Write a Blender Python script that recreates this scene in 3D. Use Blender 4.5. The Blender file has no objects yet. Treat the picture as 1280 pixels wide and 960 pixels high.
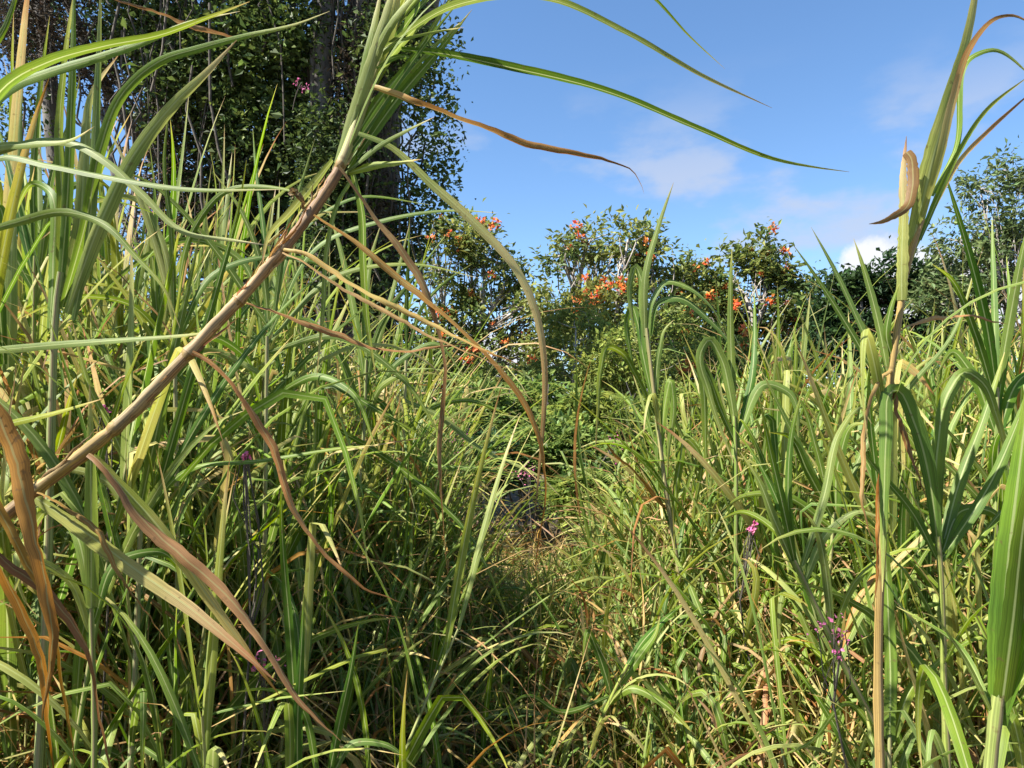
import bpy, math
import numpy as np
from mathutils import Vector

rng = np.random.default_rng(11)
R = math.radians
sc = bpy.context.scene
C = sc.collection

# ------------------------------------------------------------------ camera
CAM = np.array([0.0, 0.0, 1.6])
F = 924.0                       # focal length in photo pixels (1280 wide)
PITCH = math.atan(60 / F)       # horizon sits at y = 540 of 960
cd = bpy.data.cameras.new('camera'); cam = bpy.data.objects.new('camera', cd); C.objects.link(cam)
cam.location = CAM; cam.rotation_euler = (R(90) + PITCH, 0, 0)
cd.sensor_width = 36.0; cd.lens = 36.0 * F / 1280; cd.clip_start = 0.05; cd.clip_end = 3000
sc.camera = cam

# ------------------------------------------------------------------ sun, sky, exposure
SUN = np.array([-0.58, -0.25, 0.78]); SUN /= np.linalg.norm(SUN)
SUN_EL = math.asin(SUN[2]); SUN_AZ = math.atan2(SUN[0], SUN[1])
sl = bpy.data.lights.new('sun', 'SUN'); so = bpy.data.objects.new('sun', sl); C.objects.link(so)
sl.energy = 5.0; sl.angle = R(0.53); sl.color = (1.0, 0.95, 0.87)
so.rotation_euler = Vector(SUN).to_track_quat('Z', 'Y').to_euler()
so.location = (-20, -6, 30)

w = bpy.data.worlds.new('World'); sc.world = w; w.use_nodes = True
nt = w.node_tree; nt.nodes.clear()
N = nt.nodes.new; LK = nt.links.new
def math_n(op, a, b=None, clamp=False):
    n = N('ShaderNodeMath'); n.operation = op; n.use_clamp = clamp
    for i, v in enumerate((a, b)):
        if v is None: continue
        if isinstance(v, (int, float)): n.inputs[i].default_value = v
        else: LK(v, n.inputs[i])
    return n.outputs[0]
def ramp01(v, lo, hi):
    n = N('ShaderNodeMapRange'); n.interpolation_type = 'SMOOTHSTEP'
    n.inputs[1].default_value = lo; n.inputs[2].default_value = hi
    LK(v, n.inputs[0]); return n.outputs[0]
sky = N('ShaderNodeTexSky'); sky.sky_type = 'NISHITA'; sky.sun_disc = False
sky.sun_elevation = SUN_EL; sky.sun_rotation = SUN_AZ
sky.altitude = 0; sky.air_density = 0.9; sky.dust_density = 0.0; sky.ozone_density = 1.8
tc = N('ShaderNodeTexCoord')
sep = N('ShaderNodeSeparateXYZ'); LK(tc.outputs['Generated'], sep.inputs[0])
dx, dy, dz = sep.outputs
# thin fair-weather layer: noise on a flat layer above the place
cmb = N('ShaderNodeCombineXYZ')
LK(dx, cmb.inputs[0]); LK(dy, cmb.inputs[1]); LK(math_n('MULTIPLY', dz, 2.2), cmb.inputs[2])
nz = N('ShaderNodeTexNoise'); nz.noise_dimensions = '3D'
mp = N('ShaderNodeMapping'); LK(cmb.outputs[0], mp.inputs[0]); mp.inputs['Location'].default_value = (3.7, 1.3, 0.0)
mp.inputs['Scale'].default_value = (1.0, 1.0, 1.0)
LK(mp.outputs[0], nz.inputs['Vector']); nz.inputs['Scale'].default_value = 5.5; nz.inputs['Detail'].default_value = 5; nz.inputs['Roughness'].default_value = 0.55
thin = ramp01(nz.outputs[0], 0.47, 0.66)
low = math_n('SUBTRACT', 1.0, ramp01(dz, 0.30, 0.46))
thin = math_n('MULTIPLY', math_n('MULTIPLY', thin, low), 0.75)
# heaped clouds standing round the horizon
nv = N('ShaderNodeTexNoise'); LK(tc.outputs['Generated'], nv.inputs['Vector']); nv.inputs['Scale'].default_value = 11; nv.inputs['Detail'].default_value = 8; nv.inputs['Roughness'].default_value = 0.6
def heap(azd, el, sx, sz):
    az, e = R(azd), R(el)
    c = (math.sin(az) * math.cos(e), math.cos(az) * math.cos(e), math.sin(e))
    t = (math.cos(az), -math.sin(az), 0)
    dt = N('ShaderNodeVectorMath'); dt.operation = 'DOT_PRODUCT'; LK(tc.outputs['Generated'], dt.inputs[0]); dt.inputs[1].default_value = t
    df = N('ShaderNodeVectorMath'); df.operation = 'DOT_PRODUCT'; LK(tc.outputs['Generated'], df.inputs[0]); df.inputs[1].default_value = c
    a = math_n('POWER', math_n('DIVIDE', math_n('ABSOLUTE', dt.outputs['Value']), sx), 2)
    b = math_n('POWER', math_n('DIVIDE', math_n('ABSOLUTE', math_n('SUBTRACT', dz, c[2])), sz), 2)
    r = math_n('SQRT', math_n('ADD', a, b))
    m = math_n('ADD', math_n('SUBTRACT', 1.15, r), math_n('MULTIPLY', math_n('SUBTRACT', nv.outputs[0], 0.5), 1.5))
    front = math_n('GREATER_THAN', df.outputs['Value'], 0.0)
    return math_n('MULTIPLY', ramp01(m, 0.05, 0.32), front)
heaps = None
for h in ((27.0, 9.5, 0.075, 0.06), (34, 8.0, 0.10, 0.05), (-2, 5.0, 0.10, 0.05), (-48, 9, 0.12, 0.07), (70, 9, 0.2, 0.08), (118, 11, 0.16, 0.09),
          (165, 8, 0.2, 0.07), (-150, 10, 0.18, 0.09), (-100, 9, 0.2, 0.07), (-66, 10, 0.16, 0.08)):
    v = heap(*h)
    heaps = v if heaps is None else math_n('MAXIMUM', heaps, v)
mix1 = N('ShaderNodeMixRGB'); LK(thin, mix1.inputs[0]); hsv = N('ShaderNodeHueSaturation'); hsv.inputs['Saturation'].default_value = 1.13; LK(sky.outputs[0], hsv.inputs['Color']); LK(hsv.outputs[0], mix1.inputs[1]); mix1.inputs[2].default_value = (2.5, 2.8, 3.5, 1)
mix2 = N('ShaderNodeMixRGB'); LK(heaps, mix2.inputs[0]); LK(mix1.outputs[0], mix2.inputs[1]); mix2.inputs[2].default_value = (4.0, 4.1, 4.4, 1)
bg = N('ShaderNodeBackground'); bg.inputs[1].default_value = 0.078; LK(mix2.outputs[0], bg.inputs[0])
ow = N('ShaderNodeOutputWorld'); LK(bg.outputs[0], ow.inputs[0])

sc.view_settings.view_transform = 'Standard'; sc.view_settings.look = 'None'
sc.view_settings.exposure = 1.66; sc.view_settings.gamma = 1.0; sc.view_settings.use_curve_mapping = False
sc.cycles.max_bounces = 5; sc.cycles.diffuse_bounces = 2; sc.cycles.transmission_bounces = 3; sc.cycles.glossy_bounces = 2
sc.cycles.caustics_reflective = False; sc.cycles.caustics_refractive = False
sc.render.film_transparent = False

# ------------------------------------------------------------------ helpers
_fw = np.array([0, math.cos(PITCH), math.sin(PITCH)]); _up = np.array([0, -math.sin(PITCH), math.cos(PITCH)])
def P(px, py, d):
    """world point that the photo shows at (px, py), d metres in front of the camera"""
    return CAM + d * (_fw + np.array([1., 0, 0]) * (px - 640) / F + _up * (480 - py) / F)
def ground_z(x, y):
    return 0.05 * np.sin(x * 0.9 + 1.0) * np.cos(y * 0.7) + 0.03 * np.sin(x * 2.3 + y * 1.7)
def G(px, d):
    x = (px - 640) / F * d
    return np.array([x, d, float(ground_z(x, d))])
def norm(v): return v / np.maximum(np.linalg.norm(v, axis=-1, keepdims=True), 1e-9)

def mesh(name, V, Fq, UV=None, T=None, mat=None, smooth=True):
    V = np.asarray(V, np.float32).reshape(-1, 3); Fq = np.asarray(Fq, np.int32)
    k = Fq.shape[1]; me = bpy.data.meshes.new(name)
    me.vertices.add(len(V)); me.vertices.foreach_set('co', V.ravel())
    me.loops.add(Fq.size); me.loops.foreach_set('vertex_index', Fq.ravel())
    me.polygons.add(len(Fq)); me.polygons.foreach_set('loop_start', np.arange(0, Fq.size, k, dtype=np.int32))
    me.polygons.foreach_set('use_smooth', np.full(len(Fq), smooth))
    if UV is not None:
        l = me.uv_layers.new(name='UVMap'); l.data.foreach_set('uv', np.asarray(UV, np.float32).reshape(-1, 2)[Fq.ravel()].ravel())
    if T is not None:
        a = me.color_attributes.new('tint', 'FLOAT_COLOR', 'POINT')
        T = np.asarray(T, np.float32).reshape(-1, 3)
        a.data.foreach_set('color', np.concatenate([T, np.ones((len(T), 1), np.float32)], 1).ravel())
    me.update(calc_edges=True)
    if mat: me.materials.append(mat)
    return me
def link(name, data, parent=None):
    o = bpy.data.objects.new(name, data); C.objects.link(o)
    if parent is not None: o.parent = parent
    return o
def tag(o, label=None, cat=None, group=None, kind=None):
    if label: o['label'] = label
    if cat: o['category'] = cat
    if group: o['group'] = group
    if kind: o['kind'] = kind
    return o
def root(name, loc, label, cat, group=None):
    o = link(name, None); o.location = loc; o.empty_display_size = 0.1
    return tag(o, label, cat, group)
def copy_tree(o, parent=None):
    c = o.copy(); C.objects.link(c); c.parent = parent
    for ch in KIDS.get(o.name, ()):
        copy_tree(ch, c)
    return c
KIDS = {}
def kid(parent, o):
    KIDS.setdefault(parent.name, []).append(o); return o
class Acc:
    """collects pieces of one mesh"""
    def __init__(s): s.V, s.F, s.U, s.T, s.n = [], [], [], [], 0
    def add(s, V, Fq, U, T):
        V = np.asarray(V).reshape(-1, 3)
        s.V.append(V); s.F.append(np.asarray(Fq) + s.n); s.U.append(np.asarray(U).reshape(-1, 2)); s.T.append(np.asarray(T).reshape(-1, 3)); s.n += len(V)
    def mesh(s, name, mat, smooth=True):
        return mesh(name, np.concatenate(s.V), np.concatenate(s.F), np.concatenate(s.U), np.concatenate(s.T), mat, smooth)

# ---- blades -------------------------------------------------------
def strip_faces(B, S):
    i = np.arange(S)[:, None] * 3; q = np.array([[0, 1, 4, 3], [1, 2, 5, 4]])
    f = (i[:, :, None] + q[None]).reshape(-1, 4)
    return (np.arange(B)[:, None, None] * ((S + 1) * 3) + f[None]).reshape(-1, 4)
def blades(base, az, th0, bend, pw, L, W, S=8, kink_s=None, kink_a=None, twist=0., roll=0., fold=0.35, dry0=0., dry1=None, rnd=None, drift=0., wob=0.0):
    """B arching grass blades, 3 verts per row folded along the midrib. Returns V (B,rows*3,3), faces, UV, tint"""
    base = np.asarray(base, float).reshape(-1, 3); B = len(base)
    f = lambda v: np.broadcast_to(np.asarray(v, float).reshape(-1, 1) if np.ndim(v) else np.full((1, 1), float(v)), (B, 1))
    az, th0, bend, pw, L, W, twist, roll, dry0, drift = map(f, (az, th0, bend, pw, L, W, twist, roll, dry0, drift))
    dry1 = dry0 if dry1 is None else f(dry1); rnd = rng.random((B, 1)) if rnd is None else f(rnd)
    t = np.linspace(0, 1, S + 1)[None]
    def ang(t):
        a = th0 + bend * t ** pw
        if kink_s is not None: a = a + f(kink_a) / (1 + np.exp(-(t - f(kink_s)) * 45))
        return a
    ph = rng.random((B, 1)) * 6.28
    def az_(t): return az + drift * t + wob * np.sin(t * 5 + ph)
    def tang(t):
        a, z = ang(t), az_(t)
        return np.stack([np.sin(a) * np.cos(z), np.sin(a) * np.sin(z), np.cos(a)], -1)
    tm = (t[:, 1:] + t[:, :-1]) / 2
    pos = np.concatenate([np.zeros((B, 1, 3)), np.cumsum(tang(tm) * (L / S)[..., None], 1)], 1) + base[:, None]
    T = tang(t); z = az_(t)
    side = np.stack([-np.sin(z), np.cos(z), np.zeros_like(z)], -1); nr = np.cross(T, side)
    ro = (roll + twist * t)[..., None]
    s2 = side * np.cos(ro) + nr * np.sin(ro); n2 = np.cross(T, s2)
    wp = (0.42 + 0.58 * np.clip(t / 0.3, 0, 1) ** 0.8) * np.maximum(1 - t ** 2.4, 0.0) + 0.02
    h = (W * wp / 2)[..., None]
    fo = np.broadcast_to(np.asarray(fold, float), (B,)).reshape(B, 1, 1)
    e = s2 * h * np.cos(fo); u = -n2 * h * np.sin(fo)
    V = np.stack([pos - e + u, pos, pos + e + u], 2)
    UV = np.stack(np.broadcast_arrays(np.array([0, .5, 1])[None, None], t[..., None]), -1)
    UV = np.broadcast_to(UV, (B, S + 1, 3, 2))
    d = dry0 + (dry1 - dry0) * t
    TT = np.stack([d, np.broadcast_to(rnd, d.shape), np.broadcast_to(rng.random((B, 1)), d.shape)], -1)
    TT = np.broadcast_to(TT[:, :, None], (B, S + 1, 3, 3))
    return V.reshape(B, -1, 3), strip_faces(B, S), UV.reshape(B, -1, 2), TT.reshape(B, -1, 3)

def catmull(pts, n):
    pts = np.asarray(pts, float); k = len(pts)
    if k == 2: return pts[0] + (pts[1] - pts[0]) * np.linspace(0, 1, n)[:, None]
    seg = np.linalg.norm(np.diff(pts[:, :3], axis=0), axis=1); cum = np.concatenate([[0], np.cumsum(seg)]); u = np.linspace(0, cum[-1], n)
    m = np.gradient(pts, cum, axis=0)
    i = np.clip(np.searchsorted(cum, u, side='right') - 1, 0, k - 2); h = seg[i]; s = ((u - cum[i]) / h)[:, None]; h = h[:, None]
    return (2*s**3-3*s**2+1)*pts[i] + (s**3-2*s**2+s)*h*m[i] + (-2*s**3+3*s**2)*pts[i+1] + (s**3-s**2)*h*m[i+1]
def ribbon(pts, W, roll0=0., roll1=None, fold=0.35, dry0=0., dry1=None, S=26, rnd=None, base_w=0.5, tear=0.0, org=(0, 0, 0), crisp=None):
    """one traced leaf through world points; roll 0 shows its face towards the viewer's side of the thicket"""
    p = catmull(pts, S + 1); t = np.linspace(0, 1, S + 1)
    crisp = dry0 > .6 if crisp is None else crisp
    if crisp:
        p = p + np.cumsum(rng.normal(size=p.shape), 0) * .0012; fold = max(fold, .6)
    T = norm(np.gradient(p, axis=0)); ref = norm(CAM + np.array([0, 0, 0.0]) - p)
    s = norm(np.cross(T, ref)); n = np.cross(s, T)
    roll1 = roll0 if roll1 is None else roll1
    ro = np.radians(roll0 + (roll1 - roll0) * t + (35 * np.sin(t * rng.uniform(9, 16) + rng.random() * 6) if crisp else 10 * np.sin(t * 7 + rng.random() * 6)))[:, None]
    s2 = s * np.cos(ro) + n * np.sin(ro); n2 = np.cross(T, s2)
    wp = (base_w + (1 - base_w) * np.clip(t / 0.25, 0, 1)) * np.maximum(1 - t ** 2.6, 0) + 0.03
    wl = wp * (1 - tear * rng.random(S + 1)); wr = wp * (1 - tear * rng.random(S + 1))
    el = s2 * (W / 2 * wl)[:, None] * math.cos(fold); er = s2 * (W / 2 * wr)[:, None] * math.cos(fold)
    u = n2 * (W / 2 * wp)[:, None] * math.sin(fold)
    V = np.stack([p - el + u, p, p + er + u], 1).reshape(-1, 3) - np.asarray(org)
    UV = np.stack(np.broadcast_arrays(np.array([0, .5, 1.])[None], t[:, None]), -1).reshape(-1, 2)
    dry1 = dry0 if dry1 is None else dry1
    rnd = rng.random() if rnd is None else rnd
    TT = np.repeat(np.stack([dry0 + (dry1 - dry0) * t, np.full(S + 1, rnd), np.full(S + 1, rng.random())], -1), 3, 0)
    return V, strip_faces(1, S), UV, TT
def tube(path, rad, sides=7, dry=0., rnd=0.5, org=(0, 0, 0), lump=0.0):
    path = np.asarray(path, float); n = len(path); rad = np.broadcast_to(np.asarray(rad, float), (n,))
    T = norm(np.gradient(path, axis=0)); ref = np.where(np.abs(T[:, 2:3]) > 0.9, np.array([[1., 0, 0]]), np.array([[0, 0, 1.]]))
    ref = np.broadcast_to(ref[0:1] * 0 + (np.array([[1., 0.2, 0.1]]) if abs(T[:, 2]).mean() > 0.6 else np.array([[0.1, 0.2, 1.]])), T.shape)
    a = norm(np.cross(T, ref)); b = np.cross(T, a)
    th = np.arange(sides) / sides * 2 * np.pi
    rr = rad[:, None] * (1 + lump * (np.sin(th[None] * 2 + np.linspace(0, 5, n)[:, None]) * .5 + rng.normal(size=(n, sides)) * .35))
    V = path[:, None] + (a[:, None] * np.cos(th)[None, :, None] + b[:, None] * np.sin(th)[None, :, None]) * rr[:, :, None]
    i, j = np.meshgrid(np.arange(n - 1), np.arange(sides), indexing='ij'); j2 = (j + 1) % sides
    Fq = np.stack([i * sides + j, i * sides + j2, (i + 1) * sides + j2, (i + 1) * sides + j], -1).reshape(-1, 4)
    UV = np.stack(np.meshgrid(np.linspace(0, 1, n), np.arange(sides) / sides, indexing='ij')[::-1], -1).reshape(-1, 2)
    TT = np.broadcast_to(np.array([dry, rnd, rng.random()]), (n * sides, 3))
    V = V.reshape(-1, 3) - np.asarray(org)
    return V, Fq, UV, TT

# ------------------------------------------------------------------ materials
def newmat(name):
    m = bpy.data.materials.new(name); m.use_nodes = True; m.node_tree.nodes.clear()
    return m, m.node_tree.nodes.new, m.node_tree.links.new
def cramp(N, stops):
    r = N('ShaderNodeValToRGB'); e = r.color_ramp.elements
    while len(e) > 1: e.remove(e[0])
    e[0].position = stops[0][0]; e[0].color = (*stops[0][1], 1)
    for p, c in stops[1:]:
        x = e.new(p); x.color = (*c, 1)
    return r
def blade_material(name, stops, trans=0.35, rough=0.52, midrib=(0.36, 0.40, 0.17), tip=True, vein=1.7):
    m, N, L = newmat(name)
    at = N('ShaderNodeAttribute'); at.attribute_name = 'tint'
    sp = N('ShaderNodeSeparateColor'); L(at.outputs['Color'], sp.inputs[0])
    uv = N('ShaderNodeUVMap'); su = N('ShaderNodeSeparateXYZ'); L(uv.outputs[0], su.inputs[0])
    def M(op, a, b=0.0, clamp=False):
        n = N('ShaderNodeMath'); n.operation = op; n.use_clamp = clamp
        for i, v in enumerate((a, b)):
            if isinstance(v, (int, float)): n.inputs[i].default_value = v
            else: L(v, n.inputs[i])
        return n.outputs[0]
    # dryness grows in patches, along the edges and at the tip
    geo = N('ShaderNodeNewGeometry')
    ns = N('ShaderNodeTexNoise'); ns.inputs['Scale'].default_value = 9; ns.inputs['Detail'].default_value = 4; L(geo.outputs['Position'], ns.inputs['Vector'])
    v3 = M('POWER', su.outputs[1], 7.0)
    dry = M('ADD', sp.outputs[0], M('MULTIPLY', M('SUBTRACT', ns.outputs[0], 0.5), 0.35))
    if tip: dry = M('ADD', dry, M('MULTIPLY', v3, 0.5))
    dry = M('ADD', dry, M('MULTIPLY', M('SUBTRACT', sp.outputs[1], 0.5), 0.22), True)
    cr = cramp(N, stops); L(dry, cr.inputs[0])
    # veins run along the blade
    cb = N('ShaderNodeCombineXYZ'); L(M('MULTIPLY', su.outputs[0], 26.0), cb.inputs[0]); L(M('MULTIPLY', su.outputs[1], 2.5), cb.inputs[1]); L(M('MULTIPLY', sp.outputs[1], 50.0), cb.inputs[2])
    vn = N('ShaderNodeTexNoise'); vn.inputs['Scale'].default_value = 1.0; vn.inputs['Detail'].default_value = 2; L(cb.outputs[0], vn.inputs['Vector'])
    hv = N('ShaderNodeHueSaturation'); L(cr.outputs[0], hv.inputs['Color'])
    L(M('ADD', M('MULTIPLY', vn.outputs[0], vein), 1.0 - vein * .5), hv.inputs['Value'])
    L(M('ADD', M('MULTIPLY', sp.outputs[2], 0.035), 0.4825), hv.inputs['Hue'])
    L(M('ADD', M('MULTIPLY', sp.outputs[1], -0.28), 1.26), hv.inputs['Saturation'])
    # pale midrib
    c = M('ABSOLUTE', M('SUBTRACT', su.outputs[0], 0.5))
    mr = N('ShaderNodeMapRange'); mr.inputs[1].default_value = 0.035; mr.inputs[2].default_value = 0.075; mr.inputs[3].default_value = 0.75; mr.inputs[4].default_value = 0.0; L(c, mr.inputs[0])
    k = M('MULTIPLY', mr.outputs[0], M('SUBTRACT', 1.0, M('MULTIPLY', dry, 0.6)))
    mx = N('ShaderNodeMixRGB'); L(k, mx.inputs[0]); L(hv.outputs[0], mx.inputs[1]); mx.inputs[2].default_value = (*midrib, 1)
    # brown flecks
    fl = N('ShaderNodeTexNoise'); fl.inputs['Scale'].default_value = 60; fl.inputs['Detail'].default_value = 2; L(geo.outputs['Position'], fl.inputs['Vector'])
    fr = N('ShaderNodeMapRange'); fr.inputs[1].default_value = 0.66; fr.inputs[2].default_value = 0.74; fr.inputs[4].default_value = 0.55; L(fl.outputs[0], fr.inputs[0])
    m2 = N('ShaderNodeMixRGB'); L(fr.outputs[0], m2.inputs[0]); L(mx.outputs[0], m2.inputs[1]); m2.inputs[2].default_value = (0.11, 0.07, 0.03, 1)
    bs = N('ShaderNodeBsdfPrincipled'); L(m2.outputs[0], bs.inputs['Base Color']); bs.inputs['Roughness'].default_value = rough
    bs.inputs['Specular IOR Level'].default_value = 0.24
    bp = N('ShaderNodeBump'); bp.inputs['Strength'].default_value = 0.25; bp.inputs['Distance'].default_value = 0.002; L(vn.outputs[0], bp.inputs['Height']); L(bp.outputs[0], bs.inputs['Normal'])
    tr = N('ShaderNodeBsdfTranslucent')
    hs = N('ShaderNodeHueSaturation'); hs.inputs['Hue'].default_value = 0.49; hs.inputs['Saturation'].default_value = 1.05; hs.inputs['Value'].default_value = 1.9
    L(m2.outputs[0], hs.inputs['Color']); L(hs.outputs[0], tr.inputs[0])
    ms = N('ShaderNodeMixShader'); L(bs.outputs[0], ms.inputs[1]); L(tr.outputs[0], ms.inputs[2])
    L(M('MULTIPLY', M('SUBTRACT', 1.0, M('MULTIPLY', dry, 0.45)), trans), ms.inputs[0])
    o = N('ShaderNodeOutputMaterial'); L(ms.outputs[0], o.inputs[0])
    return m
GRASS = [(0.0, (0.068, 0.118, 0.033)), (0.22, (0.140, 0.195, 0.045)), (0.45, (0.27, 0.28, 0.085)), (0.62, (0.42, 0.34, 0.16)), (0.8, (0.34, 0.205, 0.095)), (1.0, (0.16, 0.088, 0.038))]
M_BLADE = blade_material('cane_leaf', GRASS, 0.38)
M_STALK = blade_material('cane_stalk', [(0.0, (0.15, 0.20, 0.06)), (0.3, (0.27, 0.27, 0.13)), (0.55, (0.32, 0.235, 0.115)), (0.8, (0.23, 0.150, 0.070)), (1.0, (0.09, 0.056, 0.030))], 0.0, 0.6, (0.25, 0.19, 0.11), tip=False, vein=2.6)

def foliage_material(name, lo, hi, trans=0.3, rough=0.55, spec=0.25, tval=1.8):
    m, N, L = newmat(name)
    at = N('ShaderNodeAttribute'); at.attribute_name = 'tint'
    sp = N('ShaderNodeSeparateColor'); L(at.outputs['Color'], sp.inputs[0])
    cr = cramp(N, [(0, lo), (1, hi)]); L(sp.outputs[0], cr.inputs[0])
    hv = N('ShaderNodeHueSaturation'); L(cr.outputs[0], hv.inputs['Color'])
    a = N('ShaderNodeMapRange'); a.inputs[3].default_value = 0.6; a.inputs[4].default_value = 1.4; L(sp.outputs[1], a.inputs[0]); L(a.outputs[0], hv.inputs['Value'])
    b = N('ShaderNodeMapRange'); b.inputs[3].default_value = 0.475; b.inputs[4].default_value = 0.52; L(sp.outputs[2], b.inputs[0]); L(b.outputs[0], hv.inputs['Hue'])
    bs = N('ShaderNodeBsdfPrincipled'); L(hv.outputs[0], bs.inputs['Base Color']); bs.inputs['Roughness'].default_value = rough; bs.inputs['Specular IOR Level'].default_value = spec
    tr = N('ShaderNodeBsdfTranslucent'); hs = N('ShaderNodeHueSaturation'); hs.inputs['Value'].default_value = tval; hs.inputs['Hue'].default_value = 0.485
    L(hv.outputs[0], hs.inputs['Color']); L(hs.outputs[0], tr.inputs[0])
    ms = N('ShaderNodeMixShader'); ms.inputs[0].default_value = trans; L(bs.outputs[0], ms.inputs[1]); L(tr.outputs[0], ms.inputs[2])
    o = N('ShaderNodeOutputMaterial'); L(ms.outputs[0], o.inputs[0])
    return m
M_TULIP = foliage_material('tulip_tree_leaf', (0.055, 0.10, 0.024), (0.21, 0.235, 0.055), 0.3)
M_VINELEAF = foliage_material('vine_leaf', (0.028, 0.052, 0.015), (0.105, 0.16, 0.035), 0.25)  # dark leaf colour carries part of the crown's shade
M_DEADLEAF = foliage_material('withered_vine_leaf', (0.040, 0.032, 0.022), (0.115, 0.09, 0.058), 0.1, 0.7, 0.2)
M_DARK = foliage_material('dark_tree_leaf', (0.018, 0.045, 0.014), (0.045, 0.085, 0.022), 0.2, 0.5)
M_PALE = foliage_material('pale_tree_leaf', (0.06, 0.10, 0.03), (0.15, 0.19, 0.07), 0.25)
M_SHRUB = foliage_material('shrub_leaf', (0.065, 0.125, 0.028), (0.19, 0.25, 0.055), 0.35)
M_GOLD = foliage_material('yellow_green_leaf', (0.07, 0.12, 0.022), (0.20, 0.245, 0.05), 0.35)
M_CREEP = foliage_material('creeper_leaf', (0.04, 0.10, 0.02), (0.11, 0.19, 0.045), 0.3)
M_ORANGE = foliage_material('orange_petal', (0.72, 0.17, 0.035), (0.85, 0.34, 0.09), 0.3, 0.5, 0.3, 1.2)
M_PINK = foliage_material('pink_petal', (0.50, 0.08, 0.22), (0.68, 0.22, 0.38), 0.3, 0.5, 0.3, 1.2)
def bark_material(name, a, b, scale=6.0):
    m, N, L = newmat(name)
    tc = N('ShaderNodeTexCoord'); mp = N('ShaderNodeMapping'); mp.inputs['Scale'].default_value = (1, 1, 0.35); L(tc.outputs['Object'], mp.inputs[0])
    n = N('ShaderNodeTexNoise'); n.inputs['Scale'].default_value = scale; n.inputs['Detail'].default_value = 8; n.inputs['Roughness'].default_value = 0.65; L(mp.outputs[0], n.inputs['Vector'])
    cr = cramp(N, [(0.35, a), (0.65, b)]); L(n.outputs[0], cr.inputs[0])
    bs = N('ShaderNodeBsdfPrincipled'); bs.inputs['Roughness'].default_value = 0.9; L(cr.outputs[0], bs.inputs['Base Color'])
    bp = N('ShaderNodeBump'); bp.inputs['Strength'].default_value = 0.7; bp.inputs['Distance'].default_value = 0.03; L(n.outputs[0], bp.inputs['Height']); L(bp.outputs[0], bs.inputs['Normal'])
    o = N('ShaderNodeOutputMaterial'); L(bs.outputs[0], o.inputs[0]); return m
M_BARK = bark_material('pale_bark', (0.20, 0.17, 0.14), (0.42, 0.38, 0.33))
M_DBARK = bark_material('grey_bark', (0.05, 0.044, 0.038), (0.17, 0.155, 0.135))
M_VINE = bark_material('dry_vine', (0.035, 0.03, 0.024), (0.12, 0.10, 0.075), 14)
M_SOIL = bark_material('soil', (0.045, 0.032, 0.02), (0.13, 0.095, 0.055), 3)

# ------------------------------------------------------------------ ground
gx = np.concatenate([[-900, -300, -120, -60, -30, -18], np.linspace(-12, 12, 97), [18, 30, 60, 120, 300, 900]])
gy = np.concatenate([[-900, -300, -80, -30, -12, -6], np.linspace(-2, 18, 81), [22, 28, 36, 48, 70, 120, 300, 900, 2000]])
X, Y = np.meshgrid(gx, gy, indexing='ij'); Z = ground_z(X, Y)
n1, n2 = X.shape; I, J = np.meshgrid(np.arange(n1 - 1), np.arange(n2 - 1), indexing='ij')
gf = np.stack([I * n2 + J, (I + 1) * n2 + J, (I + 1) * n2 + J + 1, I * n2 + J + 1], -1).reshape(-1, 4)
tag(link('ground', mesh('ground', np.stack([X, Y, Z], -1), gf, None, None, M_SOIL)), kind='structure')

# ------------------------------------------------------------------ tree leaves
def leaf_cloud(cent, size, tone, flat=0.5, out=None, asp=0.45):
    """small folded leaves: 5 verts, 2 quads... base, left, tip, right, mid"""
    n = len(cent)
    d = norm(rng.normal(size=(n, 3)) * np.array([1, 1, 0.7]) + (0 if out is None else out * 0.8) + np.array([0, 0, -0.15]))
    up = norm(rng.normal(size=(n, 3)) * (1 - flat) + np.array([0, 0, 1]) * flat * 1.6)
    s = norm(np.cross(d, up)); u = np.cross(s, d)
    L = (size * (0.45 + 0.95 * rng.random(n) ** 1.5))[:, None]; wd = L * asp
    m = cent + d * L * 0.5
    V = np.stack([cent, m - s * wd * 0.5 + u * wd * 0.18, cent + d * L - u * L * 0.12, m + s * wd * 0.5 + u * wd * 0.18], 1)
    i = np.arange(n)[:, None] * 4
    Fq = np.concatenate([i + np.array([[0, 1, 2]]), i + np.array([[0, 2, 3]])])
    T = np.stack([np.broadcast_to(tone, (n,)), rng.random(n), rng.random(n)], -1)
    return V.reshape(-1, 3), Fq, np.zeros((n * 4, 2)), np.repeat(T, 4, 0)

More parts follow.
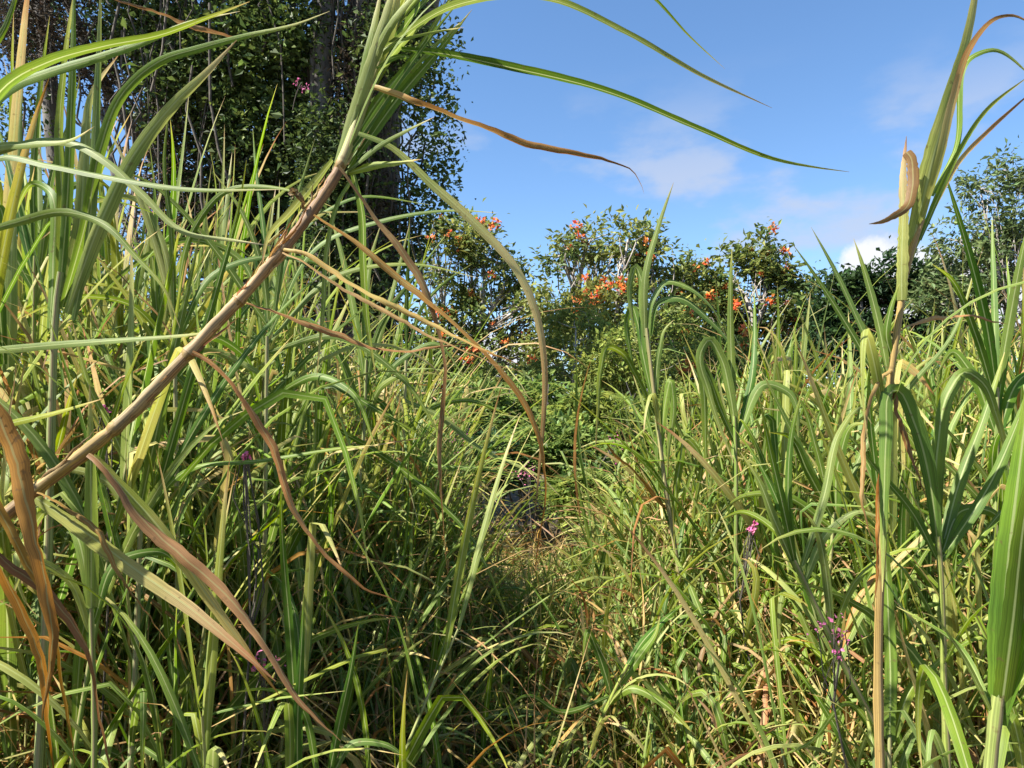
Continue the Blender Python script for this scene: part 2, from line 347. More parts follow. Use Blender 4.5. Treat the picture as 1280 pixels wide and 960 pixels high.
def lobes_px(ls, d):
    """crown lobes: (px, py, radius in px, depth offset, share) -> world centre, radius"""
    out = []
    for l in ls:
        px, py, r = l[:3]; r *= 1.18; dd = d + (l[3] if len(l) > 3 else 0)
        out.append((P(px, py, dd), r / F * dd, l[4] if len(l) > 4 else 1.0, l[5] if len(l) > 5 else 0.5))
    return out
def bent(a, b, n=7, k=0.08):
    a, b = np.asarray(a, float), np.asarray(b, float); L = np.linalg.norm(b - a)
    t = np.linspace(0, 1, n)[:, None]; p = a + (b - a) * t
    return p + np.sin(t * np.pi) * rng.normal(size=3) * L * k + np.sin(t * 2 * np.pi) * rng.normal(size=3) * L * k * 0.5
def make_tree(name, base, lobes, label, group, leafmat, barkmat, n_leaf, leaf, trunk_r, forks=0.45, per=9, bloom=None, bloom_n=0, twigs=7, squash=0.55, clump=0.21):
    base = np.asarray(base, float)
    o = root(name, base, label, 'tree', group)
    ab = Acc(); al = Acc()
    ctr = np.mean([l[0] for l in lobes], 0)
    fork = base + (ctr - base) * forks; fork[:2] += rng.normal(size=2) * 0.3
    tp = bent(base - np.array([0, 0, 0.3]), fork, 9, 0.03)
    ab.add(*tube(tp, np.linspace(trunk_r * 1.25, trunk_r * 0.8, 9), 9, org=base))
    tot = sum(l[1] ** 2 * l[2] for l in lobes); tips = []
    for c, r, share, tone in lobes:
        j = rng.integers(5, 9); st = tp[j]
        pth = bent(st, c, 8, 0.10)
        ab.add(*tube(pth, np.linspace(trunk_r * 0.5, trunk_r * 0.16, 8), 6, org=base))
        ncl = max(6, int(n_leaf * r ** 2 * share / tot / per))
        ks = 9; sub = norm(rng.normal(size=(ks, 3))) * r * (0.45 + 0.5 * rng.random((ks, 1)))
        q = sub[rng.integers(ks, size=ncl)] + np.clip(rng.normal(size=(ncl, 3)), -1.7, 1.7) * r * clump * np.array([1, 1, squash])
        cl = c + q
        for e in cl[rng.permutation(ncl)[:twigs]]:
            tw = bent(pth[rng.integers(4, 8)], e, 6, 0.12)
            ab.add(*tube(tw, np.linspace(trunk_r * 0.14, trunk_r * 0.03, 6), 4, org=base))
        cen = np.repeat(cl, per, 0) + rng.normal(size=(ncl * per, 3)) * leaf * 0.75
        tn = np.repeat(np.clip(tone + rng.normal(size=ncl) * 0.28, 0, 1), per)
        V, Fq, U, T = leaf_cloud(cen, leaf, tn, 0.45, norm(np.repeat(q, per, 0)))
        al.add(V - base, Fq, U, T); tips.append((cl, q))
    kid(o, link('trunk', ab.mesh('trunk', barkmat), o))
    cr = kid(o, link('crown', al.mesh('crown', leafmat, False), o)); cr['kind'] = 'stuff'
    if bloom:
        cl = np.concatenate([t[0] for t in tips]); q = np.concatenate([t[1] for t in tips])
        # flowers stand at the outside of the crown, mostly high up
        sco = norm(q)[:, 2] * 0.5 - norm(q)[:, 1] * 0.7 + rng.random(len(q)) * 2.6
        for i in np.argsort(-sco)[:bloom_n]:
            b = link('blossom', bloom[rng.integers(len(bloom))], cr); b.location = cl[i] - base + norm(q[i]) * leaf * 0.6
            b.rotation_euler = (rng.normal() * 0.4, rng.normal() * 0.4, rng.random() * 6.28); s = 0.6 + rng.random() * 0.7; b.scale = (s, s, s)
    return o
def bloom_mesh(name, mat, r, n, petal):
    a = norm(rng.normal(size=(n, 3)) + np.array([0, 0, 0.5])) * r * (0.4 + 0.6 * rng.random((n, 1)))
    V, Fq, U, T = leaf_cloud(a, petal, rng.random(n), 0.2, norm(a), 0.7)
    return mesh(name, V, Fq, U, T, mat, False)
ORANGE = [bloom_mesh('orange_bloom', M_ORANGE, 0.15, 26, 0.14) for _ in range(4)]

d = 28.0
make_tree('tulip_tree', G(590, d), lobes_px([(555, 335, 34, 0, 1, .45), (600, 312, 40, .5, 1, .5), (635, 345, 26, 0, 1, .35), (570, 400, 34, 0, 1, .4), (610, 385, 30, 1, .6, .5), (585, 295, 24, 1, .35, .5), (650, 385, 18, -1, .7, .4), (545, 290, 18, 0, .4, .4), (600, 440, 36, 0, .7, .35), (540, 440, 30, 0, 1, .3), (660, 400, 22, 0, .5, .5), (650, 445, 28, 0, .7, .5)], d),
    'open-crowned tree with orange blossoms standing nearest the vine-covered tree', 'flowering trees behind the thicket', M_TULIP, M_BARK, 8200, 0.27, 0.24, 0.5, bloom=ORANGE, bloom_n=30, twigs=16)
d = 26.0
make_tree('tulip_tree', G(745, d), lobes_px([(735, 305, 30, 1, .5, .5), (785, 300, 32, 0, .9, .5), (755, 335, 34, 1, .4, .6), (700, 320, 22, 0, .8, .4), (815, 335, 30, 0, 1, .5), (700, 385, 30, 0, .9, .75), (740, 400, 42, -1, 1.2, .75), (800, 400, 44, -1, 1.2, .65), (765, 440, 46, -2, 1.2, .7), (835, 430, 36, 0, 1, .55), (710, 450, 32, 0, 1, .6), (680, 420, 24, 0, .6, .6), (845, 370, 28, 0, .9, .5), (862, 405, 34, 0, .9, .5)], d),
    'tall yellow-green tree with orange blossoms in the middle of the flowering row', 'flowering trees behind the thicket', M_TULIP, M_BARK, 13000, 0.27, 0.26, 0.5, bloom=ORANGE, bloom_n=34, twigs=16)
d = 27.0
make_tree('tulip_tree', G(915, d), lobes_px([(945, 320, 26, 0, 1, .4), (870, 350, 26, 0, 1, .45), (915, 350, 34, 0, 1, .45), (970, 345, 30, 0, 1, .4), (1000, 350, 16, 0, .8, .45), (890, 400, 40, 0, 1, .35), (950, 395, 40, 0, .8, .3), (995, 395, 26, 0, .7, .25), (860, 440, 34, 0, 1, .4), (930, 445, 44, 0, 1, .3), (852, 362, 24, 0, .9, .5), (1012, 385, 26, 0, .8, .35), (1000, 430, 34, 0, .9, .3)], d),
    'round-topped tree with orange blossoms between the tall cane and the dark leafy tree', 'flowering trees behind the thicket', M_TULIP, M_BARK, 12000, 0.27, 0.24, 0.45, bloom=ORANGE, bloom_n=28, twigs=14)
d = 22.0
make_tree('broadleaf_tree', G(1100, d), lobes_px([(1105, 375, 44, 0, 1.2, .3), (1060, 385, 34, 0, 1, .4), (1150, 385, 44, 0, 1.2, .3), (1030, 430, 36, 0, 1, .3), (1090, 440, 50, -.5, 1.2, .25), (1160, 440, 46, 0, 1.2, .3), (1040, 365, 20, 0, .6, .5)], d),
    'dense dark green tree standing below the white heaped cloud', None, M_DARK, M_DBARK, 22000, 0.22, 0.16, 0.4)
d = 17.0
make_tree('broadleaf_tree', G(1240, d), lobes_px([(1225, 235, 26, 0, .8, .5), (1258, 215, 24, 0, .6, .5), (1245, 280, 36, 0, .8, .5), (1200, 300, 32, 0, .9, .45), (1290, 250, 36, 0, .8, .5), (1280, 320, 42, 0, .9, .45), (1215, 350, 44, 0, 1, .35), (1270, 390, 56, 0, 1, .3), (1185, 380, 36, 0, 1, .3), (1330, 300, 50, 0, 1, .4)], d),
    'airy pale green tree with thin white branches near the picture\'s right edge', None, M_PALE, M_BARK, 12000, 0.16, 0.10, 0.5, twigs=14)
d = 14.0
make_tree('understory_tree', G(742, d), lobes_px([(720, 410, 34, 1, 1, .8), (770, 430, 40, 0, 1, .8), (740, 460, 36, 0, .8, .8), (800, 470, 36, 0, 1, .7), (700, 465, 26, 1, .8, .8)], d),
    'pale-trunked tree with yellow-green leaves behind the shrubs in the gap', None, M_GOLD, M_BARK, 7000, 0.12, 0.09, 0.72, twigs=9, clump=.28)
d = 18.0
make_tree('understory_tree', G(580, d), lobes_px([(550, 470, 44, 0, 1, .4), (600, 480, 44, 0, 1, .4), (650, 490, 36, 0, 1, .5), (570, 520, 44, 0, 1, .3)], d),
    'leafy dark green tree low between the vine-covered trunk and the gap', None, M_TULIP, M_DBARK, 7000, 0.15, 0.1, 0.5, bloom=ORANGE, bloom_n=7, clump=.28)
d = 17.0
make_tree('understory_tree', G(860, d), lobes_px([(840, 420, 44, 0, 1, .6), (880, 450, 50, 0, 1, .5), (830, 490, 50, 0, 1, .6), (920, 480, 50, 0, 1, .4), (970, 470, 44, 0, 1, .3)], d),
    'broad olive-green tree behind the lone cane', None, M_GOLD, M_DBARK, 9000, 0.14, 0.1, 0.5, bloom=ORANGE, bloom_n=5, clump=.28)
# further trees that close the view low down between and beyond them
for px, py, d, r, m, lab in ((520, 470, 33, 60, M_DARK, 'far dark tree crown beside the vine-covered trunk'), (670, 500, 30, 60, M_TULIP, 'low green tree under the gap between two flowering crowns'),
                        (1000, 470, 34, 60, M_DARK, 'far dark tree behind the round-topped flowering tree'), (1190, 450, 30, 70, M_DARK, 'far tree between the dark tree and the airy pale tree'),
                        (770, 505, 24, 60, M_TULIP, 'low tree behind the pale-trunked tree'), (60, 330, 30, 80, M_DARK, 'far dark tree glimpsed through the tall canes beside the vine-covered tree'), (880, 490, 30, 60, M_TULIP, 'low tree below the round-topped flowering crown')):
    make_tree('background_tree', G(px, d), lobes_px([(px - r * .6, py + 10, r * .6), (px + r * .6, py + 15, r * .6), (px, py - 25, r * .55), (px, py + 55, r * .9), (px - r, py + 60, r * .6), (px + r, py + 60, r * .6)], d), lab, None, m, M_DBARK, 5000, 0.28, 0.15, 0.4)

d = 19.0
make_tree('background_tree', G(300, d), lobes_px([(300, 60, 80), (220, 20, 80), (390, 60, 80), (300, 160, 80), (380, 200, 80), (220, 120, 60), (450, 120, 70), (450, 260, 60), (380, 330, 80), (290, 280, 70), (320, -80, 120), (150, -60, 100), (480, -60, 90), (480, 20, 50), (80, 20, 70), (20, 10, 60), (470, 380, 60), (350, 430, 80)], d),
    'tall dark tree hidden close behind the vine-covered tree', None, M_DARK, M_DBARK, 30000, 0.2, 0.25, 0.5)
# ------------------------------------------------------------------ the vine-covered tree
d = 14.0; K = d / 9.0; vb = G(440, d)
vt = root('vine_covered_tree', vb, 'huge dark tree smothered in hanging vines and withered leaves', 'tree')
ab = Acc()
def limb(pts, r0, r1, n=14, sides=10):
    p = catmull([P(q[0], q[1], q[2] * K) for q in pts], n); p += rng.normal(size=p.shape) * 0.015
    ab.add(*tube(p, np.linspace(r0, r1, n) * K, sides, org=vb)); return p
trunkA = catmull([vb - [0, 0, .3], P(445, 560, d), P(455, 350, d), P(465, 150, d), P(470, -60, d), P(480, -500, d)], 26)
ab.add(*tube(trunkA, np.linspace(0.42, 0.26, 26) * K, 12, org=vb))
limb([(415, 480, 8.7), (405, 250, 8.6), (402, 60, 8.6), (412, -80, 8.6), (400, -420, 8.8)], 0.15, 0.11)
limb([(430, 400, 9.3), (330, 330, 9.6), (290, 200, 9.8), (250, 60, 10), (190, -150, 10), (120, -400, 10)], 0.20, 0.09)
limb([(90, 560, 9.5), (95, 380, 9.5), (70, 200, 9.5), (58, 60, 9.5), (45, -100, 9.4), (80, -400, 9.3)], 0.12, 0.08)
limb([(300, 260, 9.7), (180, 180, 9.6), (110, 60, 9.4), (60, -60, 9.3)], 0.09, 0.05)
limb([(465, 120, 9), (520, 60, 8.9), (545, -30, 8.8), (580, -300, 8.6)], 0.12, 0.06)
limb([(470, -100, 9), (380, -230, 8.6), (300, -320, 8.5)], 0.14, 0.06)
kid(vt, link('trunk', ab.mesh('trunk', M_DBARK), vt))
# hanging vines: ropes of dead stems, each a part
for i in range(110):
    u = rng.random()
    px = rng.normal(450, 42) if u < .55 else (rng.normal(225, 40) if u < .8 else rng.uniform(0, 380))
    y0 = rng.uniform(-260, 120); ln = rng.uniform(180, 520); dd = rng.uniform(8.2, 9.2) * K
    n = 8; t = np.linspace(0, 1, n)
    pts = np.array([P(px + rng.normal() * 7 + (8 * math.sin(6 * k + i)), y0 + ln * k, dd) for k in t])
    V = tube(pts, rng.uniform(0.007, 0.026), 5, org=vb)
    link('vine', mesh('vine', V[0], V[1], V[2], V[3], M_VINE), vt)
def lobe_leaves(ls, n, size, per=12, asp=0.55, flat=0.4):
    a = Acc(); tot = sum(l[2] * l[3] * l[5] for l in ls)
    for px, py, rx, ry, dd, share, tone in ls:
        dd *= K
        k = max(4, int(n * rx * ry * share / tot / per)); c = P(px, py, dd)
        q = norm(rng.normal(size=(k, 3))) * rng.random((k, 1)) ** 0.4
        q = q * np.array([rx / F * dd, min(rx, ry) / F * dd * 0.8 + 0.1, ry / F * dd]) * (0.7 + 0.5 * rng.random((k, 1)))
        cen = np.repeat(c + q, per, 0) + rng.normal(size=(k * per, 3)) * np.array([size, size, size * 1.8]) * 1.0
        V, Fq, U, T = leaf_cloud(cen, size, np.repeat(np.clip(tone + rng.normal(size=k) * .25, 0, 1), per), flat, None, asp)
        a.add(V - vb, Fq, U, T)
    return a
green = [(340, 60, 90, 80, 8.8, 1, .6), (250, 110, 90, 80, 9, 1, .5), (330, 180, 80, 70, 8.9, 1, .35), (190, 40, 70, 60, 9.2, 1, .6), (520, 90, 32, 80, 8.6, .8, .7), (548, 150, 34, 46, 8.6, .35, .6), (560, 70, 22, 50, 8.6, .25, .7), (555, 255, 26, 34, 8.6, .3, .5), (530, 215, 40, 50, 8.7, .6, .6),  # last value is leaf tone: raised where sun falls, light put into the colour
         (500, 30, 50, 60, 8.8, 1, .55), (510, 300, 30, 60, 8.9, .9, .2), (560, 200, 24, 24, 8.6, .35, .5), (300, 270, 90, 70, 9.2, 1, .25), (430, 340, 60, 90, 8.9, 1, .2), (220, 240, 60, 80, 9.2, .8, .4), (400, 190, 46, 70, 8.35, 1, .35), (410, 300, 40, 80, 8.35, 1, .25), (395, 20, 22, 60, 8.4, .4, .3), (440, 200, 40, 90, 8.4, .8, .25), (465, 60, 30, 60, 8.4, .7, .35), (470, 380, 40, 80, 8.4, .8, .2), (480, 440, 50, 60, 9.0, 1, .15),
         (130, 330, 40, 60, 9.4, .35, .3), (20, 150, 40, 40, 9, .5, .4), (30, 270, 40, 60, 9, .4, .4), (380, 440, 60, 70, 9.2, 1, .2), (250, 400, 80, 70, 9.4, .8, .2),
         (300, -90, 160, 80, 8.6, .6, .5), (480, -120, 120, 80, 8.6, .6, .5), (120, -120, 140, 80, 8.6, .6, .5), (300, -300, 160, 90, 8.6, .3, .5), (470, -330, 120, 90, 8.4, .3, .5)]
dead = [(60, 40, 90, 70, 8.9, 1, .4), (130, 90, 70, 50, 9.1, .8, .3), (205, 280, 45, 110, 8.8, .8, .6), (215, 160, 50, 70, 9.0, .7, .5), (450, 100, 50, 120, 8.6, .9, .3), (455, 280, 50, 120, 8.6, .9, .3), (320, 10, 70, 50, 9, .6, .4), (300, 230, 60, 80, 9, .5, .3), (470, 420, 45, 70, 8.7, .8, .3), (20, 0, 60, 60, 8.9, .8, .4), (60, -60, 120, 60, 8.7, .7, .3), (370, 350, 50, 90, 8.8, .5, .3)]
c1 = link('crown', lobe_leaves(green, 66000, 0.12).mesh('crown', M_VINELEAF, False), vt); c1['kind'] = 'stuff'; c1['label'] = 'green leaves of the vines and crown'
c3 = link('large_leaves', lobe_leaves(green[:4], 4500, 0.19, 7, 0.6).mesh('large_leaves', M_VINELEAF, False), vt); c3['kind'] = 'stuff'
c2 = link('withered_leaves', lobe_leaves(dead, 28000, 0.095, 10, 0.4, 0.1).mesh('withered_leaves', M_DEADLEAF, False), vt); c2['kind'] = 'stuff'; c2['label'] = 'withered brown leaves hanging on the vines'

# ------------------------------------------------------------------ shrubs in the gap
def frond_mesh(L, pairs, mat):
    a = Acc(); t = np.linspace(0.12, 1, pairs)
    for s in (-1, 1):
        n = pairs; x = t * L; z = -0.35 * L * t ** 2; w = 0.42 * L * np.sin(np.clip(t * 2.6 + .25, 0, 3.0)) * 0.75 + 0.02
        base = np.stack([x, np.zeros(n), z], -1); dirv = norm(np.stack([np.full(n, .45), np.full(n, float(s)), np.full(n, -.15) + rng.normal(size=n) * .12], -1))
        tip = base + dirv * w[:, None]; wd = (L / pairs * 0.42)
        mid = base + dirv * (w * .5)[:, None]; ax = np.array([1., 0, -.2]) * wd
        V = np.stack([base, mid - ax, tip, mid + ax], 1); i = np.arange(n)[:, None] * 4
        Fq = np.concatenate([i + np.array([[0, 1, 2]]), i + np.array([[0, 2, 3]])])
        tt = np.stack([np.clip(.5 + rng.normal(size=n) * .2, 0, 1), rng.random(n), rng.random(n)], -1)
        a.add(V.reshape(-1, 3), Fq, np.zeros((n * 4, 2)), np.repeat(tt, 4, 0))
    return a.mesh('frond', mat, False)
FR = [frond_mesh(l, p, M_SHRUB) for l, p in ((.40, 8), (.48, 9), (.55, 10), (.36, 7))]
FG = [frond_mesh(l, p, M_GOLD) for l, p in ((.40, 8), (.48, 9), (.34, 7))]
def shrub(name, px, d, top, wpx, label, fr, nfr, leafmat=None, nl=0, group='shrubs filling the gap', lift=0.0):
    b = G(px, d); o = root(name, b, label, 'shrub', group); H = 1.6 + (540 - top) / F * d - b[2]; rw = wpx / F * d
    a = Acc(); ends = []
    for k in range(9):
        e = np.array([rng.normal() * rw * .5, rng.normal() * rw * .4, H * rng.uniform(.55, .95)])
        p = bent([rng.normal() * .08, rng.normal() * .08, -.05], e, 7, .07); a.add(*tube(p, np.linspace(.022, .006, 7), 5)); ends.append(p)
    link('stem', a.mesh('stem', M_DBARK), o)
    for k in range(nfr):
        u = norm(rng.normal(size=3)); u[2] = abs(u[2]) * 1.1 - 0.25
        c = np.array([0, 0, H * (.55 + lift * .5)]) + u * np.array([rw, rw * .8, H * (.45 - lift * .5)]) * rng.uniform(.65, 1.0)
        f = link('frond', fr[rng.integers(len(fr))], o); f.location = c
        f.rotation_euler = (rng.normal() * .35, rng.uniform(-.5, .25), math.atan2(u[1], u[0]) + rng.normal() * .5); s = rng.uniform(.7, 1.25); f.scale = (s, s, s)
    if nl:
        k = nl // 8; u = norm(rng.normal(size=(k, 3))); u[:, 2] = np.abs(u[:, 2]) * 1.1 - .3
        c = np.array([0, 0, H * (.52 + lift * .5)]) + u * np.array([rw, rw * .8, H * (.46 - lift * .5)]) * rng.random((k, 1)) ** .35
        cen = np.repeat(c, 8, 0) + rng.normal(size=(k * 8, 3)) * .07
        V = leaf_cloud(cen, .115, np.repeat(np.clip(.5 + rng.normal(size=k) * .3, 0, 1), 8), .5, norm(np.repeat(u, 8, 0)), .55)
        f = link('foliage', mesh('foliage', *V, leafmat, False), o); f['kind'] = 'stuff'
    return o
shrub('shrub', 600, 10.5, 450, 62, 'feathery green shrub in the gap beside the dark tree trunk', FR, 45, M_SHRUB, 6000)
shrub('shrub', 665, 11, 446, 64, 'broad feathery green shrub in the middle of the gap', FR, 45, M_SHRUB, 7000)
shrub('shrub', 735, 10.2, 462, 50, 'bright fern-leaved shrub below the white trunks', FG, 50, M_GOLD, 5000)
shrub('shrub', 690, 9.4, 515, 74, 'twiggy green shrub with pink sprays in front of the feathery shrubs', FR, 30, M_SHRUB, 6500, lift=.36)
shrub('shrub', 795, 11, 480, 60, 'olive small-leaved shrub behind the lone cane', FG, 40, M_GOLD, 7500)
shrub('shrub', 735, 8.2, 585, 44, 'low bright fern-leaved shrub above the dark hollow', FG, 60, M_SHRUB, 3000, lift=.36)
shrub('shrub', 585, 8.8, 535, 66, 'dark shrub near the foot of the vine-covered tree', FR, 30, M_DARK, 7500, lift=.36)
shrub('shrub', 845, 12, 455, 60, 'yellow-green shrub under the middle flowering tree', FG, 50, M_GOLD, 7000)
shrub('shrub', 520, 12, 470, 60, 'dark leafy shrub before the vine-covered trunk', FR, 30, M_DARK, 7000)
shrub('shrub', 940, 13, 460, 80, 'dark shrub seen between the right-hand canes', FR, 10, M_DARK, 6000)
shrub('shrub', 1060, 13, 455, 80, 'dark bushy shrub below the dense dark tree', FR, 10, M_DARK, 6000)

# ------------------------------------------------------------------ wild cane plants
SEGN = 10
def cane_proto(H, nleaf, r, spear=True, dead=3, seed=0, wide=1.0, lean=0.08):
    """returns list of (part name, mesh): stalk + single leaves, local to the plant's base"""
    la = rng.random() * 6.28; ln = lean * rng.random()
    cv = rng.normal() * 0.06
    def stem(z):
        return np.array([math.cos(la) * (ln * z + cv * z * z / H), math.sin(la) * (ln * z + cv * z * z / H), z])
    zz = np.linspace(-0.05, H, 22); pth = np.array([stem(z) for z in zz])
    rad = np.linspace(r * 1.1, r * .55, 22); rad[2::4] *= 1.16
    out = [('stalk', mesh('stalk', *tube(pth, rad, 7, rng.uniform(.0, .45), rng.random()), M_STALK), None)]
    plane = rng.random() * 3.14
    for k in range(nleaf + dead):
        isd = k < dead
        fz = (rng.uniform(.1, .5) if isd else .14 + .86 * (k - dead + 1) / nleaf)
        az = plane + (math.pi if k % 2 else 0) + rng.normal() * .35
        up = fz if not isd else 0
        L = (rng.uniform(.55, .95) if isd else rng.uniform(.75, 1.2)) * (0.7 + .22 * H) * (1.0 if fz < .97 else .8)
        W = rng.uniform(.025, .051) * wide * (0.55 if isd else 1)
        if isd: th0, bend, pw = rng.uniform(.5, 1.1), rng.uniform(1.2, 2.1), rng.uniform(.5, .9)
        elif spear and k >= dead + nleaf - 2: th0, bend, pw = rng.uniform(.03, .15), rng.uniform(.05, .45), 2.0
        elif rng.random() < .4: th0, bend, pw = rng.uniform(.1, .45), rng.uniform(.1, .7), rng.uniform(1.1, 2.2)
        else: th0, bend, pw = rng.uniform(.15, .5), rng.uniform(.5, 2.3), rng.uniform(1.1, 2.2)
        kk = (rng.random() < .28) and not isd
        d0 = rng.uniform(.75, 1.0) if isd else (rng.uniform(.0, .25) if rng.random() < .8 else rng.uniform(.3, .5))
        V, Fq, U, T = blades(stem(H * fz), az, th0, bend * (.3 if kk else 1), pw, L, W, SEGN, np.array([rng.uniform(.35, .65)]), np.array([rng.uniform(1.2, 2.2) if kk else 0.]),
                             rng.normal() * (1.6 if isd else .7), rng.normal() * .25, rng.uniform(.15, .5), d0, min(1, d0 + rng.uniform(0, .25)), rng.random(), rng.normal() * .35, .12)
        out.append(('leaf', mesh('leaf', V, Fq, U, T, M_BLADE), 'dry brown hanging leaf' if isd else None))
    return out
PROT = {'tall': [cane_proto(rng.uniform(1.9, 2.3), 12, .010, wide=1.05) for _ in range(9)],
        'mid': [cane_proto(rng.uniform(1.2, 1.5), 11, .008, dead=3, lean=.25) for _ in range(9)],
        'short': [cane_proto(rng.uniform(.35, .6), 8, .006, dead=1, wide=.75, lean=.35) for _ in range(9)]}
PH = {'tall': 2.9, 'mid': 2.1, 'short': 1.05}
def place_cane(kind, px, d, height, label, group, sx=None):
    b = G(px, d); o = root('wild_cane', b, label, 'cane', group)
    pr = PROT[kind][rng.integers(9)]
    hw = {'tall': 'overhead-high ', 'mid': 'head-high ', 'short': 'low '}[kind] + ('nearer ' if d < NEARD else 'farther ')
    o['label'] = hw + label
    s = height / PH[kind]; o.scale = (s, s, s); o.rotation_euler = (rng.normal() * .11, rng.normal() * .11, rng.random() * 6.28)
    for nm, me, lab in pr:
        c = link(nm, me, o)
        if lab: c['label'] = lab
    return o
xs = [-400, 0, 120, 250, 330, 420, 500, 540, 580, 640, 720, 770, 800, 850, 900, 1000, 1100, 1200, 1300, 1700]
ys = [190, 215, 240, 275, 300, 340, 420, 570, 690, 725, 700, 630, 590, 500, 440, 418, 420, 395, 345, 330]
def topz(px, d):
    return 1.6 + (540 - np.interp(px, xs, ys)) / F * d
NEARD = 4.3
def zone(px, d):
    if px < 180: return ('green cane in the bright stand at the picture\'s left edge', 'canes at the left edge')
    if px < 400: return ('green cane in the crowded stand behind the leaning brown stalk', 'canes behind the leaning stalk')
    if px < 560: return ('cane standing in front of the vine-covered trunk', 'canes before the vine-covered trunk')
    if px < 800: return ('cane shoot on the floor of the gap', 'shoots on the floor of the gap')
    if px < 1010: return ('arching cane between the gap and the tall brown-stemmed cane', 'canes right of the gap')
    return ('leafy cane in the sunlit stand below the airy pale tree', 'canes below the airy pale tree')
def scatter(n, p0, p1, d0, d1, kmin=.75, kmax=1.05):
    for i in range(n):
        px = rng.uniform(p0, p1); d = d0 + (d1 - d0) * rng.random() ** .8
        h = max(.45, topz(px, d) - float(ground_z((px - 640) / F * d, d))) * rng.uniform(kmin, kmax)
        h = min(h, 3.7)
        kind = 'tall' if h > 2.35 else ('mid' if h > 1.35 else 'short')
        place_cane(kind, px, d, h, *zone(px, d))
scatter(32, -80, 180, 1.9, 4.4, .85, 1.15)
scatter(10, -20, 420, 1.8, 2.6, .6, .9)
scatter(12, 1000, 1330, 2.1, 3.2, .6, .95)
scatter(30, 150, 400, 2.4, 5.2, .75, 1.15)
scatter(18, 390, 515, 3.0, 6.0, .65, 1.1)
scatter(44, 520, 820, 3.0, 6.0, .4, .8)
scatter(42, 835, 1010, 3.2, 6.0, .75, 1.12)
scatter(48, 1000, 1340, 2.6, 5.5, .75, 1.1)

# ------------------------------------------------------------------ uncountable grass, thatch, creepers
def grass_field(n, leaves, p0, p1, d0, d1, kmin, kmax, w0, w1, fade=True):
    px = rng.uniform(p0, p1, n); d = d0 + (d1 - d0) * rng.random(n) ** .75
    x = (px - 640) / F * d; gz = ground_z(x, d)
    H = np.maximum(.3, topz(px, d) - gz) * (kmin + (kmax - kmin) * rng.random(n))
    if fade:
        f = np.interp(px, [300, 450, 1000, 1150], [1, 0, 0, .55]); nearf = np.clip((d - 1.6) / 2.4, .45, 1)
        H *= f + (1 - f) * nearf
    H = np.clip(H, .22, 2.9)
    base = np.stack([x, d, gz - .02], -1)
    az = rng.random(n) * 6.28; th = np.abs(rng.normal(size=n)) * .22
    dirv = np.stack([np.sin(th) * np.cos(az), np.sin(th) * np.sin(az), np.cos(th)], -1)
    dryc = np.clip(rng.normal(.3, .25, n), 0, 1)
    acc = Acc()
    B = blades(base, az, th, 0.0, 1, H * .75, .008 + .004 * rng.random(n), 3, fold=.5, dry0=dryc, rnd=rng.random(n)); acc.add(*B)
    idx = np.repeat(np.arange(n), leaves); m = len(idx); fz = rng.random(m) ** .8 * .75
    lb = base[idx] + dirv[idx] * (H[idx] * fz)[:, None]
    L = np.clip((H[idx] * rng.uniform(.4, .75, m)), .18, 1.15); dead = rng.random(m) < (.52 - .46 * fz)
    dr = np.where(dead, rng.uniform(.55, .95, m), np.clip(rng.normal(.12, .13, m), 0, .5))
    kk = rng.random(m) < .25
    B = blades(lb, rng.random(m) * 6.28, rng.uniform(.1, .7, m), np.where(dead, rng.uniform(.8, 2.4, m), np.where(rng.random(m) < .5, rng.uniform(.0, .6, m), rng.uniform(.4, 2.1, m))), rng.uniform(.8, 2.0, m), L * rng.uniform(.7, 1.2, m),
               rng.uniform(w0, w1, m) * np.where(dead, .6, 1), 7, rng.uniform(.3, .7, m), np.where(kk, rng.uniform(.8, 2.2, m), 0), rng.normal(size=m) * .9, rng.normal(size=m) * .3,
               rng.uniform(.1, .5, m), dr, np.clip(dr + rng.uniform(0, .2, m), 0, 1), rng.random(m), rng.normal(size=m) * .4, .1)
    acc.add(*B); return acc
def join(*a):
    r = Acc()
    for x in a:
        for V, Fq, U, T in zip(x.V, x.F, x.U, x.T):
            pass
        o = r.n
        for V, U, T in zip(x.V, x.U, x.T): r.V.append(V); r.U.append(U); r.T.append(T)
        for Fq in x.F: r.F.append(Fq + o)
        r.n += x.n
    return r
gr = join(grass_field(800, 6, -120, 330, 2.2, 5.5, .35, 1.05, .011, .034), grass_field(620, 6, 280, 530, 2.6, 5.5, .3, .9, .009, .028),
          grass_field(950, 7, 440, 860, 2.6, 5.6, .6, 1.08, .010, .030), grass_field(420, 6, 500, 820, 5.4, 8.6, .45, 1.1, .012, .03, False), grass_field(1100, 6, 800, 1340, 2.5, 6.5, .45, 1.05, .015, .042))
tag(link('tall_grass', gr.mesh('tall_grass', M_BLADE)), 'dense tangle of tall green and dry grass filling the clearing', 'grass', kind='stuff')

